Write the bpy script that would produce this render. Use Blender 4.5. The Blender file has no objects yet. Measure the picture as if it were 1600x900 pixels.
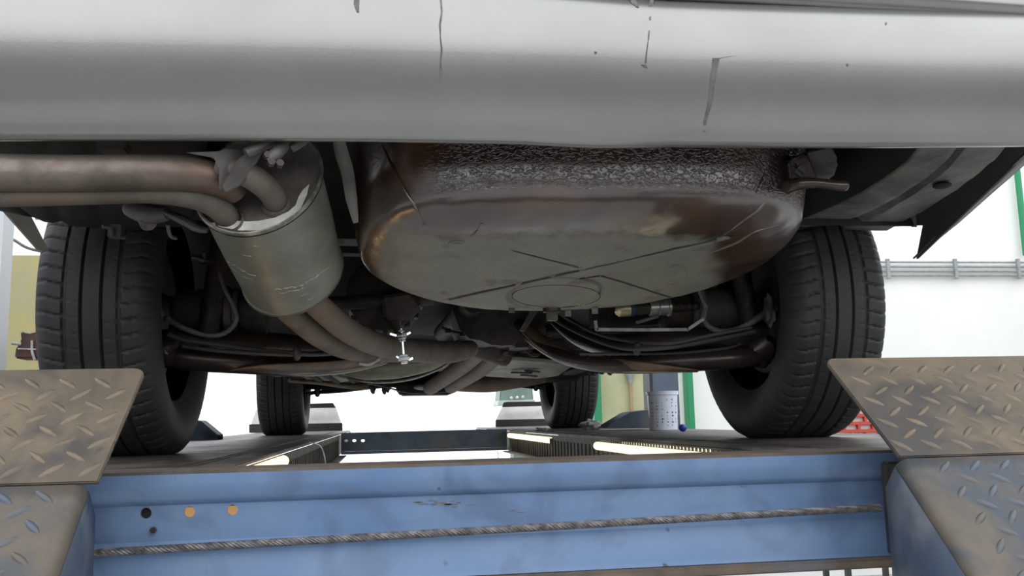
import bpy, bmesh, math, random
from mathutils import Vector, Matrix, noise
random.seed(7)
S = bpy.context.scene
COL = S.collection
R = math.radians

# ------------------------------------------------------------------ camera
CX, CY, CZ = -0.2329, -1.9861, 0.0589
YAW, PITCH, ROLL, FOC = 0.14439, 0.14371, -0.02284, 1400.0
_f = Vector((math.sin(YAW)*math.cos(PITCH), math.cos(YAW)*math.cos(PITCH), math.sin(PITCH)))
_r0 = Vector((math.cos(YAW), -math.sin(YAW), 0)); _u0 = _r0.cross(_f)
_r = _r0*math.cos(ROLL)+_u0*math.sin(ROLL); _u = -_r0*math.sin(ROLL)+_u0*math.cos(ROLL)
CAMP = Vector((CX, CY, CZ))
cd = bpy.data.cameras.new('camera'); cam = bpy.data.objects.new('camera', cd); COL.objects.link(cam)
cd.sensor_width = 36.0; cd.lens = FOC/1600*36.0; cd.clip_start = 0.02; cd.clip_end = 200
M = Matrix((_r, _u, -_f)).transposed().to_4x4(); M.translation = CAMP
cam.matrix_world = M
S.camera = cam

# ------------------------------------------------------------------ light
w = bpy.data.worlds.new('world'); S.world = w; w.use_nodes = True
bg = w.node_tree.nodes['Background']
bg.inputs[0].default_value = (0.93, 0.96, 1.0, 1); bg.inputs[1].default_value = 3.2
S.view_settings.view_transform = 'Standard'; S.view_settings.look = 'None'
S.view_settings.gamma = 1.0; S.view_settings.use_curve_mapping = False
S.view_settings.exposure = -0.55

# ------------------------------------------------------------------ helpers
def at(px, py, y):
    """point of the place on the plane y, from a direction measured in the photograph"""
    d = _f + _r*((px-800)/FOC) + _u*((450-py)/FOC)
    return CAMP + d*((y-CY)/d.y)
def atz(px, py, z):
    d = _f + _r*((px-800)/FOC) + _u*((450-py)/FOC)
    return CAMP + d*((z-CZ)/d.z)
def V(*a): return Vector(a)

class MB:
    def __init__(s): s.v = []; s.f = []
    def add(s, vs, fs):
        n = len(s.v); s.v += [tuple(v) for v in vs]; s.f += [tuple(i+n for i in f) for f in fs]; return s
    def box(s, c, sz, rot=None, taper=1.0):
        c = Vector(c); hx, hy, hz = sz[0]/2, sz[1]/2, sz[2]/2
        vs = []
        for z in (-1, 1):
            k = taper if z > 0 else 1
            for x, y in ((-1,-1), (1,-1), (1,1), (-1,1)): vs.append(Vector((x*hx*k, y*hy*k, z*hz)))
        if rot is not None: vs = [rot@v for v in vs]
        return s.add([v+c for v in vs], [(3,2,1,0), (4,5,6,7), (0,1,5,4), (1,2,6,5), (2,3,7,6), (3,0,4,7)])
    def bar(s, a, b, w, h, up=(0,0,1)):
        a, b = Vector(a), Vector(b); d = (b-a).normalized(); u = Vector(up)
        sd = d.cross(u).normalized(); u = sd.cross(d).normalized()
        vs = []
        for p in (a, b):
            for i, j in ((-1,-1), (1,-1), (1,1), (-1,1)): vs.append(p+sd*(i*w/2)+u*(j*h/2))
        return s.add(vs, [(3,2,1,0), (4,5,6,7), (0,1,5,4), (1,2,6,5), (2,3,7,6), (3,0,4,7)])
    def tube(s, pts, rad, seg=18, sub=6, caps=True, flat=1.0, flatdir=None):
        pts = [Vector(p) for p in pts]
        if not isinstance(rad, (list, tuple)): rad = [rad]*len(pts)
        P, Q = [], []
        n = len(pts)
        if n == 2: sub = max(1, min(sub, 2))
        for i in range(n-1):
            p0 = pts[max(i-1, 0)]; p1 = pts[i]; p2 = pts[i+1]; p3 = pts[min(i+2, n-1)]
            for k in range(sub):
                t = k/sub
                P.append(0.5*((2*p1)+(p2-p0)*t+(2*p0-5*p1+4*p2-p3)*t*t+(3*p1-p0-3*p2+p3)*t**3))
                Q.append(rad[i]*(1-t)+rad[i+1]*t)
        P.append(pts[-1]); Q.append(rad[-1])
        vs = []; fs = []
        T = (P[1]-P[0]).normalized()
        ref = Vector(flatdir) if flatdir else (V(0,0,1) if abs(T.z) < .9 else V(1,0,0))
        N = (ref - T*ref.dot(T)).normalized()
        m = len(P)
        for i in range(m):
            T = (P[min(i+1, m-1)]-P[max(i-1, 0)]).normalized()
            N = (N - T*N.dot(T)).normalized(); B = T.cross(N)
            for k in range(seg):
                a = 2*math.pi*k/seg
                vs.append(P[i]+N*(math.sin(a)*Q[i]*flat)+B*(math.cos(a)*Q[i]))
        for i in range(m-1):
            for k in range(seg):
                fs.append((i*seg+k, i*seg+(k+1)%seg, (i+1)*seg+(k+1)%seg, (i+1)*seg+k))
        if caps: fs.append(tuple(range(seg))[::-1]); fs.append(tuple(range((m-1)*seg, m*seg)))
        return s.add(vs, fs)
    def lathe(s, o, ax, prof, seg=48, sx=1.0, sdir=None, close=False):
        """prof: (distance along axis, radius)"""
        o = Vector(o); ax = Vector(ax).normalized()
        ref = Vector(sdir) if sdir else (V(0,0,1) if abs(ax.z) < .9 else V(1,0,0))
        N = (ref-ax*ref.dot(ax)).normalized(); B = ax.cross(N)
        vs = []; fs = []
        for d, r in prof:
            for k in range(seg):
                a = 2*math.pi*k/seg
                vs.append(o+ax*d+N*(math.sin(a)*r*sx)+B*(math.cos(a)*r))
        m = len(prof)
        for i in range(m-1):
            for k in range(seg):
                fs.append((i*seg+k, i*seg+(k+1)%seg, (i+1)*seg+(k+1)%seg, (i+1)*seg+k))
        if close:
            fs.append(tuple(range(seg))[::-1]); fs.append(tuple(range((m-1)*seg, m*seg)))
        return s.add(vs, fs)
    def plate(s, poly, th):
        """polygon given thickness vector th"""
        th = Vector(th); n = len(poly); vs = [Vector(p) for p in poly]+[Vector(p)+th for p in poly]
        fs = [tuple(range(n)), tuple(range(2*n-1, n-1, -1))]
        for i in range(n): fs.append((i, i+n, (i+1)%n+n, (i+1)%n))
        return s.add(vs, fs)
    def grid(s, rows, closeu=False):
        n = len(rows); m = len(rows[0]); vs = [p for r in rows for p in r]; fs = []
        for i in range(n-1):
            for j in range(m if closeu else m-1):
                fs.append((i*m+j, i*m+(j+1)%m, (i+1)*m+(j+1)%m, (i+1)*m+j))
        return s.add(vs, fs)
    def ball(s, c, r, sc=(1,1,1), nu=16, nv=10, rough=0.0):
        c = Vector(c); rows = []
        for i in range(nv+1):
            t = math.pi*i/nv; row = []
            for j in range(nu):
                a = 2*math.pi*j/nu
                d = V(math.sin(t)*math.cos(a), math.sin(t)*math.sin(a), math.cos(t))
                k = r*(1+rough*noise.noise(d*2.3+c*9))
                row.append(c+V(d.x*k*sc[0], d.y*k*sc[1], d.z*k*sc[2]))
            rows.append(row)
        return s.grid(rows, True)
    def hexnut(s, c, ax, r, h, hole=False):
        return s.lathe(Vector(c)-Vector(ax).normalized()*h/2, ax, [(0, r*.9), (h*.15, r), (h*.85, r), (h, r*.9)], seg=6, close=True)
    def build(s, name, mat, parent=None, smooth=None, bevel=0, solid=0, recalc=True):
        me = bpy.data.meshes.new(name); me.from_pydata(s.v, [], s.f); me.update()
        bm = bmesh.new(); bm.from_mesh(me); bmesh.ops.remove_doubles(bm, verts=bm.verts, dist=1e-6)
        if recalc: bmesh.ops.recalc_face_normals(bm, faces=bm.faces)
        if bevel:
            eds = [e for e in bm.edges if len(e.link_faces) == 2 and e.calc_face_angle(0) > .5]
            bmesh.ops.bevel(bm, geom=eds, offset=bevel, segments=2, affect='EDGES', clamp_overlap=True)
        bm.to_mesh(me); bm.free()
        o = bpy.data.objects.new(name, me); COL.objects.link(o)
        me.materials.append(mat)
        if smooth is None: smooth = 35
        if smooth:
            me.polygons.foreach_set('use_smooth', [True]*len(me.polygons))
            me.set_sharp_from_angle(angle=R(smooth))
        if solid:
            m = o.modifiers.new('solid', 'SOLIDIFY'); m.thickness = solid; m.offset = 0
        if parent is not None:
            par(o, parent)
        return o

def wl(o):
    v = o.location.copy()
    while o.parent: o = o.parent; v += o.location
    return v
def par(o, p):
    o.parent = p; l = Vector((0,0,0)); q = p
    if q.get('base'): l = Vector(q['base'])
    o.matrix_parent_inverse = Matrix.Translation(-l)
    return o
def thing(name, label, cat, loc=(0,0,0), group=None):
    o = bpy.data.objects.new(name, None); COL.objects.link(o); o.location = loc
    o.empty_display_size = .05
    o['base'] = tuple(loc)
    o['label'] = label; o['category'] = cat
    if group: o['group'] = group
    return o
def tag(o, label, cat, group=None):
    o['label'] = label; o['category'] = cat
    if group: o['group'] = group
    return o
def struct(o): o['kind'] = 'structure'; return o
def lab(o, l): o['label'] = l; return o

def mat(name, c1, c2=None, rough=.5, metal=0, scale=8, contrast=.25, bump=0, bscale=60, spec=.5, rough2=None,
        spots=None, spotscale=30, spotsize=.2, coat=0, emit=None, stretch=(1,1,1), detail=6, c3=None, scale3=3):
    m = bpy.data.materials.new(name); m.use_nodes = True; nt = m.node_tree; N = nt.nodes; L = nt.links
    b = N['Principled BSDF']
    b.inputs['Base Color'].default_value = (*c1, 1); b.inputs['Roughness'].default_value = rough
    b.inputs['Metallic'].default_value = metal; b.inputs['Specular IOR Level'].default_value = spec
    b.inputs['Coat Weight'].default_value = coat
    tc = N.new('ShaderNodeTexCoord'); mp = N.new('ShaderNodeMapping'); mp.inputs['Scale'].default_value = stretch
    L.new(tc.outputs['Object'], mp.inputs['Vector'])
    def nz(sc, det=detail, dist=0):
        n = N.new('ShaderNodeTexNoise'); n.inputs['Scale'].default_value = sc; n.inputs['Detail'].default_value = det
        n.inputs['Roughness'].default_value = .62; n.inputs['Distortion'].default_value = dist
        L.new(mp.outputs[0], n.inputs['Vector']); return n
    def ramp(src, a, bb):
        r = N.new('ShaderNodeMapRange'); r.inputs[1].default_value = a; r.inputs[2].default_value = bb
        r.clamp = True; L.new(src, r.inputs[0]); return r
    col = None
    if c2:
        n = nz(scale); r = ramp(n.outputs[0], .5-contrast*.24, .5+contrast*.24)
        mx = N.new('ShaderNodeMix'); mx.data_type = 'RGBA'; mx.inputs[6].default_value = (*c1, 1); mx.inputs[7].default_value = (*c2, 1)
        L.new(r.outputs[0], mx.inputs[0]); col = mx.outputs[2]
        if rough2 is not None:
            rr = N.new('ShaderNodeMapRange'); rr.inputs[3].default_value = rough; rr.inputs[4].default_value = rough2
            L.new(r.outputs[0], rr.inputs[0]); L.new(rr.outputs[0], b.inputs['Roughness'])
    def over(fac, c):
        nonlocal col
        mx = N.new('ShaderNodeMix'); mx.data_type = 'RGBA'; mx.inputs[6].default_value = (*c1, 1); mx.inputs[7].default_value = (*c, 1)
        if col is not None: L.new(col, mx.inputs[6])
        L.new(fac, mx.inputs[0]); col = mx.outputs[2]
    if c3:
        n = nz(scale3, 3, .6); r = ramp(n.outputs[0], .52, .66); over(r.outputs[0], c3)
    if spots:
        n = nz(spotscale, 2); r = ramp(n.outputs[0], .76-spotsize*.3, .78-spotsize*.3+.02); over(r.outputs[0], spots)
    if col is not None: L.new(col, b.inputs['Base Color'])
    if bump:
        n = nz(bscale, 5); bp = N.new('ShaderNodeBump'); bp.inputs['Strength'].default_value = bump; bp.inputs['Distance'].default_value = .004
        L.new(n.outputs[0], bp.inputs['Height']); L.new(bp.outputs[0], b.inputs['Normal'])
    if emit:
        b.inputs['Emission Color'].default_value = (*emit[0], 1); b.inputs['Emission Strength'].default_value = emit[1]
    m['x'] = 1
    return m

# ------------------------------------------------------------------ materials
SILVER = mat('silver_paint', (.345,.342,.328), (.30,.298,.288), .27, .7, 3, .6, coat=.3, bump=.03, bscale=300)
UNDER = mat('black_underbody', (.011,.010,.010), (.022,.019,.018), .75, 0, 9, .4, bump=.5, bscale=40)
DUSTY = mat('dusty_underseal', (.11,.1,.088), (.2,.185,.165), .6, 0, 14, .5, bump=.5, bscale=90, c3=(.06,.05,.045), scale3=6)
RUBBER = mat('tyre_rubber', (.022,.022,.025), (.042,.04,.04), .62, 0, 7, .5, bump=.15, bscale=200)
SHOULDER = mat('rubber_boot', (.06,.056,.056), (.10,.09,.085), .6, 0, 12, .5, bump=.2, bscale=90)
RIM = mat('dark_rim', (.03,.028,.027), (.055,.05,.045), .6, .2, 12, .5, bump=.2)
EXH = mat('aged_exhaust_steel', (.22,.185,.155), (.10,.082,.07), .42, .6, 9, .5, bump=.25, bscale=70, c3=(.16,.11,.085), scale3=7, rough2=.6)
EXH2 = mat('dusty_exhaust_steel', (.165,.14,.115), (.10,.084,.07), .66, .15, 12, .5, bump=.2, bscale=90, c3=(.17,.13,.09), scale3=5)
EXHG = mat('greenish_silencer_steel', (.27,.265,.2), (.17,.165,.12), .5, .3, 12, .5, bump=.2, bscale=90)
MUF = mat('grey_green_silencer_shell', (.27,.275,.235), (.2,.205,.17), .45, .35, 10, .55, bump=.12, bscale=60, c3=(.24,.235,.19), scale3=12, stretch=(1,1,2.2))
WHITE = mat('white_sealant', (.75,.74,.68), (.55,.53,.47), .6, 0, 30, .4, bump=.3)
CAP = mat('dusty_end_cap', (.2,.175,.15), (.11,.095,.08), .65, .1, 20, .5, bump=.3, bscale=90)
ARM = mat('oily_arm_steel', (.06,.046,.038), (.034,.027,.023), .25, .4, 10, .5, bump=.1, bscale=60, rough2=.38)
ARMB = mat('brown_dusty_arm', (.16,.105,.065), (.085,.06,.042), .42, .15, 14, .5, bump=.15, bscale=60)
CHROME = mat('bright_zinc', (.85,.87,.9), None, .18, 1)
HOSE = mat('grey_hose', (.13,.125,.125), (.09,.085,.085), .5, 0, 30)
PALE = mat('pale_steel', (.42,.42,.42), (.28,.28,.28), .5, .2, 30)
PANEL = mat('pale_alloy_panel', (.42,.41,.38), (.27,.255,.225), .55, .2, 18, .5, bump=.3, bscale=80)
ENGINE = mat('grimy_engine_metal', (.06,.052,.045), (.022,.019,.018), .55, .2, 14, .5, bump=.5, bscale=60, c3=(.07,.04,.028), scale3=9)
PIPEB = mat('brown_down_pipe', (.2,.15,.125), (.12,.09,.075), .6, .2, 12, .5, bump=.2)
BLUE = mat('blue_lift_paint', (.11,.19,.345), (.15,.23,.375), .42, .05, 5, .5, bump=.06, bscale=120, spots=(.05,.055,.07), spotscale=24, spotsize=.1, c3=(.10,.155,.27), scale3=9)
BLUED = mat('dull_blue_paint', (.10,.135,.18), (.07,.09,.12), .5, .1, 12, .5, bump=.15, c3=(.13,.12,.11), scale3=8)
RUST = mat('rusty_flange_steel', (.155,.115,.085), (.095,.075,.06), .7, .1, 14, .5, bump=.3, bscale=90, c3=(.13,.13,.135), scale3=10)
TAN = mat('rusty_tread_plate', (.175,.132,.085), (.105,.083,.06), .62, .15, 6, .5, bump=.35, bscale=80, c3=(.06,.052,.048), scale3=7, spots=(.06,.045,.035), spotscale=18, spotsize=.25)
GREYT = mat('worn_blue_grey_tread_plate', (.135,.108,.082), (.085,.078,.07), .55, .25, 9, .5, bump=.3, bscale=80, c3=(.06,.07,.085), scale3=7)
LUG = mat('worn_steel_lug', (.18,.138,.092), (.12,.095,.07), .45, .35, 30, .5, bump=.2)
LUGB = mat('blue_grey_steel_lug', (.08,.10,.13), (.11,.095,.08), .45, .35, 30, .5, bump=.2)
DECK = mat('oily_runway_steel', (.1,.088,.075), (.055,.05,.046), .42, .3, 6, .6, bump=.3, bscale=50, c3=(.17,.145,.12), scale3=4, rough2=.6)
SIDE = mat('dirty_runway_side', (.12,.115,.085), (.07,.06,.05), .6, .1, 14, .5, bump=.3, stretch=(1,2,.4))
CABLE = mat('steel_wire_rope', (.2,.19,.19), (.1,.09,.09), .45, .5, 90, .4)
FLOORM = mat('grey_concrete', (.36,.36,.35), (.30,.30,.29), .8, 0, 2, .5, bump=.1)
WALLM = mat('white_wall_paint', (.9,.9,.86), (.85,.86,.82), .8, 0, 1.2, .5)
WALLY = mat('yellowed_wall_paint', (.52,.52,.30), (.44,.43,.26), .8, 0, 3, .5)
OCHRE = mat('ochre_wall', (.42,.36,.16), (.36,.34,.2), .8, 0, 6, .5)
DARKW = mat('dark_wall', (.06,.06,.06), (.045,.045,.048), .8, 0, 1.5, .5)
GREEN = mat('green_paint', (.015,.24,.1), None, .5)
GALV = mat('grey_conduit', (.34,.36,.36), (.28,.3,.3), .5, .1, 20)
PALE2 = mat('grey_worn_plate', (.6,.58,.56), (.48,.46,.45), .55, .2, 8, .5, bump=.2)
BLK = mat('dark_grey_steel', (.045,.045,.048), (.06,.055,.05), .5, .2, 10)
STAIN = mat('dark_grime', (.09,.085,.08), None, .5, .2)

# ------------------------------------------------------------------ the setting
FZ = -1.45
struct(MB().box((0, 6, FZ-.05), (40, 46, .1)).build('floor', FLOORM, smooth=0))
YW = 6.0
a = at(924, 600, YW).x; b_ = at(1010, 600, YW).x
struct(MB().box((a+6, YW+.12, .9), (12, .2, 4.7)).build('wall_far', WALLM, smooth=0))
al = at(84, 480, YW).x
struct(MB().box((al-4, YW+.12, 1.6), (8, .2, 3.4)).build('wall_far', WALLM, smooth=0))
zt = at(30, 400, YW).z
struct(MB().box((al-4+.0, YW+.0, (zt+FZ)/2), (8, .05, zt-FZ)).build('trim_1', OCHRE, smooth=0))
struct(MB().box((0, -6.1, (.08+FZ)/2), (16, .2, .08-FZ)).build('reflection_wall', DARKW, smooth=0))  # low unseen wall, added to give the bumper its dark reflected band
for x_ in (-5.2, 7.7): struct(MB().box((x_, 0, (1.9+FZ)/2), (.2, 12, 1.9-FZ)).build('unseen_wall_left' if x_ < 0 else 'unseen_wall_right', mat('grey_wall_paint', (.32,.32,.31), (.26,.26,.25), .8, 0, 2), smooth=0))  # unseen side walls, added to cut the daylight reaching under the car
# yellowed panel between the green posts
p0, p1 = at(938, 600, YW), at(1030, 600, YW)
struct(MB().box(((p0.x+p1.x)/2, YW, -.1), (p1.x-p0.x, .04, 2.7)).build('trim_2', WALLY, smooth=0))
for i, px in enumerate((931.5, 1076)):
    p = at(px, 620, YW-.08)
    o = MB().box((p.x, YW-.08, -.1), (.058 if i else .068, .12, 2.7)).build('green_post', GREEN, bevel=.004)
    tag(o, ['green square wall post seen just right of the front right tyre',
            'green square wall post between the blue column and rear right tyre'][i], 'post', )
# four conduits on the far wall
root = thing('conduit_run', 'four parallel grey conduits clipped along the white wall', 'conduit', (at(1490,420,YW).x, YW, at(1490,420,YW).z))
for k, py in enumerate((410.5, 417.5, 424.5, 431)):
    z = at(1490, py, YW).z
    MB().tube([(at(1340,py,YW).x, YW-.03, z), (7.4, YW-.03, z)], .012 if k else .01, seg=10).build('conduit', GALV, root)
for px in (1385, 1490, 1588):
    t = at(px, 405, YW-.03); u = at(px, 436, YW-.03)
    MB().box(((t.x), YW-.045, (t.z+u.z)/2), (.035, .03, t.z-u.z)).build('conduit_clip', GALV, root, bevel=.003)
# green rail at the right edge
p = at(1596, 330, YW-.05)
tag(MB().tube([(p.x, YW-.05, 3.0), (p.x, YW-.05, at(1596,400,YW).z)], .03, seg=12).build('green_downpipe', GREEN), 'green vertical pipe ending at the grey conduits', 'pipe')
# brown pipe with grey fitting on the yellowed panel
root = thing('wall_pipe', 'rusty vertical pipe with grey fitting on the yellowed wall', 'pipe', (at(985,600,YW).x, YW-.06, FZ))
p = at(985, 600, YW-.06)
MB().tube([(p.x, YW-.06, FZ+.02), (p.x, YW-.06, p.z)], .016, seg=12).build('pipe', mat('orange_brown_pipe', (.42,.25,.12), (.35,.3,.2), .6), root)
MB().lathe((p.x, YW-.06, p.z), (0,0,1), [(0,.02), (.05,.03), (.1,.045), (.14,.05), (.22,.03), (.3,.03)], seg=16, close=True).build('fitting', GALV, root)

# ------------------------------------------------------------------ background things
# blue lift column behind
root = thing('blue_column', 'dark blue steel column behind the printed plastic tub', 'column', (at(1037,600,3.4).x, 3.4, FZ))
a1, a2, a3 = at(1012,600,3.4).x, at(1020,600,3.4).x, at(1060,600,3.4).x
zb, zt2 = FZ, 2.6
MB().box(((a2+a3)/2, 3.42, (zb+zt2)/2), (a3-a2, .04, zt2-zb)).build('face_plate', mat('slate_blue_paint', (.055,.085,.125), (.075,.105,.15), .5, 0, 4), root)
MB().box(((a1+a2)/2+.003, 3.46, (zb+zt2)/2), (.02, .14, zt2-zb)).build('side_flange', mat('black_paint', (.01,.012,.018), None, .5), root)
MB().box(((a1+a3)/2, 3.46, FZ+.01), (.3, .3, .02)).build('base_plate', BLUED, root)
# left white column
root = thing('white_column', 'white steel column at the left edge beside the rear left tyre', 'column', (at(15,450,1.6).x, 1.6, FZ))
a1, a2, a3 = at(-60,450,1.6).x, at(-2,450,1.6).x, at(8,450,1.6).x
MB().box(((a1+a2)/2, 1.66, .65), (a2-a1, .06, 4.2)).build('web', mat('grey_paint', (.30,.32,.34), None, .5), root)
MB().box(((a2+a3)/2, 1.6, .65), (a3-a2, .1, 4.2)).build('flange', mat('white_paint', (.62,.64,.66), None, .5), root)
MB().box(((a1+a3)/2, 1.63, FZ+.01), (.3,.25,.02)).build('base_plate', GALV, root)
# thin cable sweeping behind
tag(MB().tube([at(-30,362,2.2), at(15,372,2.2), at(45,388,2.2), at(90,396,2.2), at(140,395,2.2)], .006, seg=8).build('sagging_cable', HOSE), 'thin grey cable sagging past the white column', 'cable')
# brown bundle
root = thing('brown_bundle', 'dark brown pointed bundle beside the rear left tyre', 'bag', at(42,560,1.60))
m = MB()
q = [at(22,560,1.60), at(24,545,1.60), at(33,532,1.60), at(31,517,1.60), at(42,522,1.60), at(58,518,1.60), at(62,560,1.60)]
m.plate(q, (0,.12,0)); m.build('sack', mat('dark_brown_cloth', (.09,.035,.025), (.05,.03,.025), .8, 0, 20), root, bevel=.006)
MB().tube([at(28,545,1.59), at(56,546,1.59)], .003, seg=8).build('cord', PALE, root)
MB().tube([at(50,532,1.59), at(50,548,1.59), at(54,562,1.59)], .005, seg=8).build('strap', PALE, root)

MB().tube([at(18,536,1.59), at(33,538,1.60)], .006, seg=8).build('hook', GALV, root)
# red louvred trolley behind rear right tyre
y0 = 3.2
p = at(1350, 650, y0); root = thing('red_trolley', 'red trolley with pale slots behind the rear right tyre', 'trolley', (p.x, y0, FZ))
REDM = mat('red_paint', (.55,.06,.04), (.48,.07,.05), .45)
SLOT = mat('pale_slot_liner', (.75,.7,.68), None, .6)
x0, x1 = at(1305,650,y0).x, at(1420,650,y0).x
zt2 = at(1350,622,y0).z
MB().box(((x0+x1)/2, y0+.2, (zt2-.72)/2), (x1-x0, .36, zt2+.72)).build('cabinet', SLOT, root, bevel=.004)
rows = [at(1350, q_, y0).z for q_ in (636, 648, 660, 672, 684)]
dz = rows[0]-rows[1]
k = 0; z = zt2-.012
while z > -.70:
    MB().box(((x0+x1)/2, y0+.008, z), (x1-x0+.01, .03, .02)).build('slat', REDM, root, bevel=.003)
    for j in range(5):
        off = (.5 if k % 2 else 0)
        xx = x0+(x1-x0)*(j+off+.1)/5.2
        MB().box((xx, y0+.008, z-dz/2), (.016, .028, dz)).build('divider', REDM, root)
    z -= dz; k += 1
for sx in (x0+.04, x1-.04):
    for sy in (.06, .34): MB().box((sx, y0+sy, (-.72+FZ+.1)/2), (.03,.03,-.72-FZ-.09)).build('leg', BLK, root); MB().lathe((sx-.015, y0+sy, FZ+.05), (1,0,0), [(0,.03),(0,.05),(.03,.05),(.03,.03)], seg=16, close=True).build('caster', RUBBER, root)

# grey green cabinet far behind the far right wheel stop
y0 = 5.0
root = thing('green_machine', 'grey green machine with pale knobs above the far right wheel stop', 'machine', (at(808,620,y0).x, y0, FZ))
GG = mat('grey_green_enamel', (.16,.24,.2), (.2,.27,.24), .5)
m = MB(); m.plate([at(783,600,y0), at(832,600,y0), at(834,626,y0), at(780,629,y0)], (0,.3,0)); m.build('body', GG, root, bevel=.01)
m = MB(); m.plate([at(779,626,y0-.02), at(836,624,y0-.02), at(836,632,y0-.02), at(778,634,y0-.02)], (0,.34,0)); m.build('rim', mat('pale_green_enamel', (.5,.6,.55), None, .5), root, bevel=.004)
for px in (799, 808, 817): MB().ball(at(px, 622-(px-799)*.08, y0-.03), .013).build('knob', WHITE, root)
c = at(808, 640, y0+.15); MB().box((c.x, c.y, (c.z+FZ)/2), (.1,.2,c.z-FZ)).build('pedestal', GG, root)

# ------------------------------------------------------------------ lift: crossbeams
def hole_strip(m, x0, x1, z0, z1, y, th, holes, seg=32):
    """vertical plate in the xz plane with real through holes: (x, z, rx, rz)"""
    xs = [x0]
    hs = sorted(holes)
    edges = []
    for i in range(len(hs)-1): edges.append((hs[i][0]+hs[i+1][0])/2)
    pad = max(h[2] for h in hs)*1.6
    cuts = [hs[0][0]-pad]+edges+[hs[-1][0]+pad]
    for yy in (y, y+th):
        for a, b in ((x0, cuts[0]), (cuts[-1], x1)):
            m.add([(a,yy,z0),(b,yy,z0),(b,yy,z1),(a,yy,z1)], [(0,1,2,3) if yy == y else (3,2,1,0)])
        for h, a, b in zip(hs, cuts[:-1], cuts[1:]):
            hx, hz, rx, rz = h; inner = []; outer = []
            for k in range(seg):
                t = 2*math.pi*k/seg; c, s_ = math.cos(t), math.sin(t)
                inner.append((hx+rx*c, yy, hz+rz*s_))
                kx = ((b-hx) if c > 0 else (hx-a))/max(abs(c), 1e-6); kz = ((z1-hz) if s_ > 0 else (hz-z0))/max(abs(s_), 1e-6)
                q = min(kx, kz); outer.append((hx+q*c, yy, hz+q*s_))
            n = len(inner); used = set()
            for cx_, cz_ in ((a,z0),(b,z0),(a,z1),(b,z1)):
                ang = math.atan2(cz_-hz, cx_-hx) % (2*math.pi)
                k = min((k for k in range(n) if k not in used), key=lambda k: abs((2*math.pi*k/n-ang+math.pi) % (2*math.pi)-math.pi))
                used.add(k); outer[k] = (cx_, yy, cz_)
            m.add(inner+outer, [(k+n, (k+1)%n+n, (k+1)%n, k) if yy == y else (k, (k+1)%n, (k+1)%n+n, k+n) for k in range(n)])
    for h in hs:
        v = []; n = seg
        for k in range(seg):
            t = 2*math.pi*k/seg; v.append((h[0]+h[2]*math.cos(t), y, h[1]+h[3]*math.sin(t)))
        v += [(a_, y+th, c_) for a_, b0, c_ in v]
        m.add(v, [(k, (k+1)%n, (k+1)%n+n, k+n) for k in range(n)])

YB = -0.80
beam = thing('lift_crossbeam', 'near blue steel crossbeam running across the foreground between the tread plate ramps', 'beam', (0, YB, -.15))
X0, X1 = -.60, .50
m = MB()
hz = [at(px, py, YB) for px, py in ((228,802), (296,800), (363,797))]
hole_strip(m, X0, X1, -.080, -.042, YB, .004, [(p.x, p.z, .0066, .0066) for p in hz])
prof = [(-.010, -.001), (-.010, -.012), (-.009, -.030), (-.003, -.037), (0, -.0385), (0, -.042)]
m.grid([[V(x, YB+a, z) for a, z in prof] for x in (X0, X1)])
prof = [(0, -.080), (0, -.082), (-.007, -.087), (-.010, -.090), (-.010, -.132), (-.014, -.138)]
m.grid([[V(x, YB+a, z) for a, z in prof] for x in (X0, X1)])
m.build('web', BLUE, beam, smooth=50, recalc=False)
m = MB(); m.box(((X0+X1)/2, YB+.045, -.004), (X1-X0, .108, .013)); m.build('top_flange', RUST, beam, bevel=.002)
m = MB(); m.box(((X0+X1)/2, YB+.02, -.145), (X1-X0, .10, .012)); m.build('bottom_flange', RUST, beam, bevel=.002)
m = MB(); m.box((X1-.028, YB-.018, -.075), (.05, .022, .125)); lab(m.build('end_bracket', BLK, beam, bevel=.003), 'dark end bracket with bolt')
MB().lathe((X1-.03, YB-.03, at(1382,825,YB-.03).z), (0,-1,0), [(0,.006),(.004,.006),(.006,.004)], seg=12, close=True).build('bolt', PALE, beam)
p = at(240, 828, YB-.002); MB().hexnut((p.x, YB-.004, p.z), (0,1,0), .004, .008).build('bolt', ARM, beam)
MB().box((-.53, YB+.03, -.055), (.035, .01, .05)).build('hole_backing', RUST, beam)  # added dark plate, blocks the daylight showing through the first hole
# added amber glow panel, standing in for lamplit steel behind the holes
AMB = mat('amber_glow', (.9,.6,.3), None, .4, emit=((1.0,.56,.22), .55))
WARM = mat('warm_tube_lamp', (1,.95,.8), None, .4, emit=((1.0,.93,.62), 1.9))
ORNG = mat('orange_tube_lamp', (1,.8,.6), None, .4, emit=((1.0,.62,.30), 4.0))
tag(MB().box((-.455, YB+.05, -.050), (.11, .02, .03)).build('glow_panel', AMB, bevel=.006), 'added glowing amber panel glimpsed through three round holes of the near crossbeam', 'panel')
# scraped paint patch
SCR = mat('scraped_primer', (.2,.2,.21), (.12,.12,.13), .6, 0, 60)
m = MB()
for i in range(16):
    px = 650+random.random()*80; py = 786+random.gauss(0, 2.5)-(px-650)*.02
    p = at(px, py, YB-.0006); l_ = random.uniform(.004,.016); h_ = random.uniform(.0006,.0016)
    m.box((p.x, YB-.0004, p.z), (l_, .0008, h_))
for px, py, l_ in ((800,797,10), (815,799,14), (1162,760,12), (700,788,30), (735,788,12)):
    p = at(px, py, YB); m.box((p.x, YB-.0004, p.z), (l_*.0008, .0008, .0012))
o = m.build('paint_scrape', SCR, beam, smooth=0); o['kind'] = 'stuff'
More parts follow.
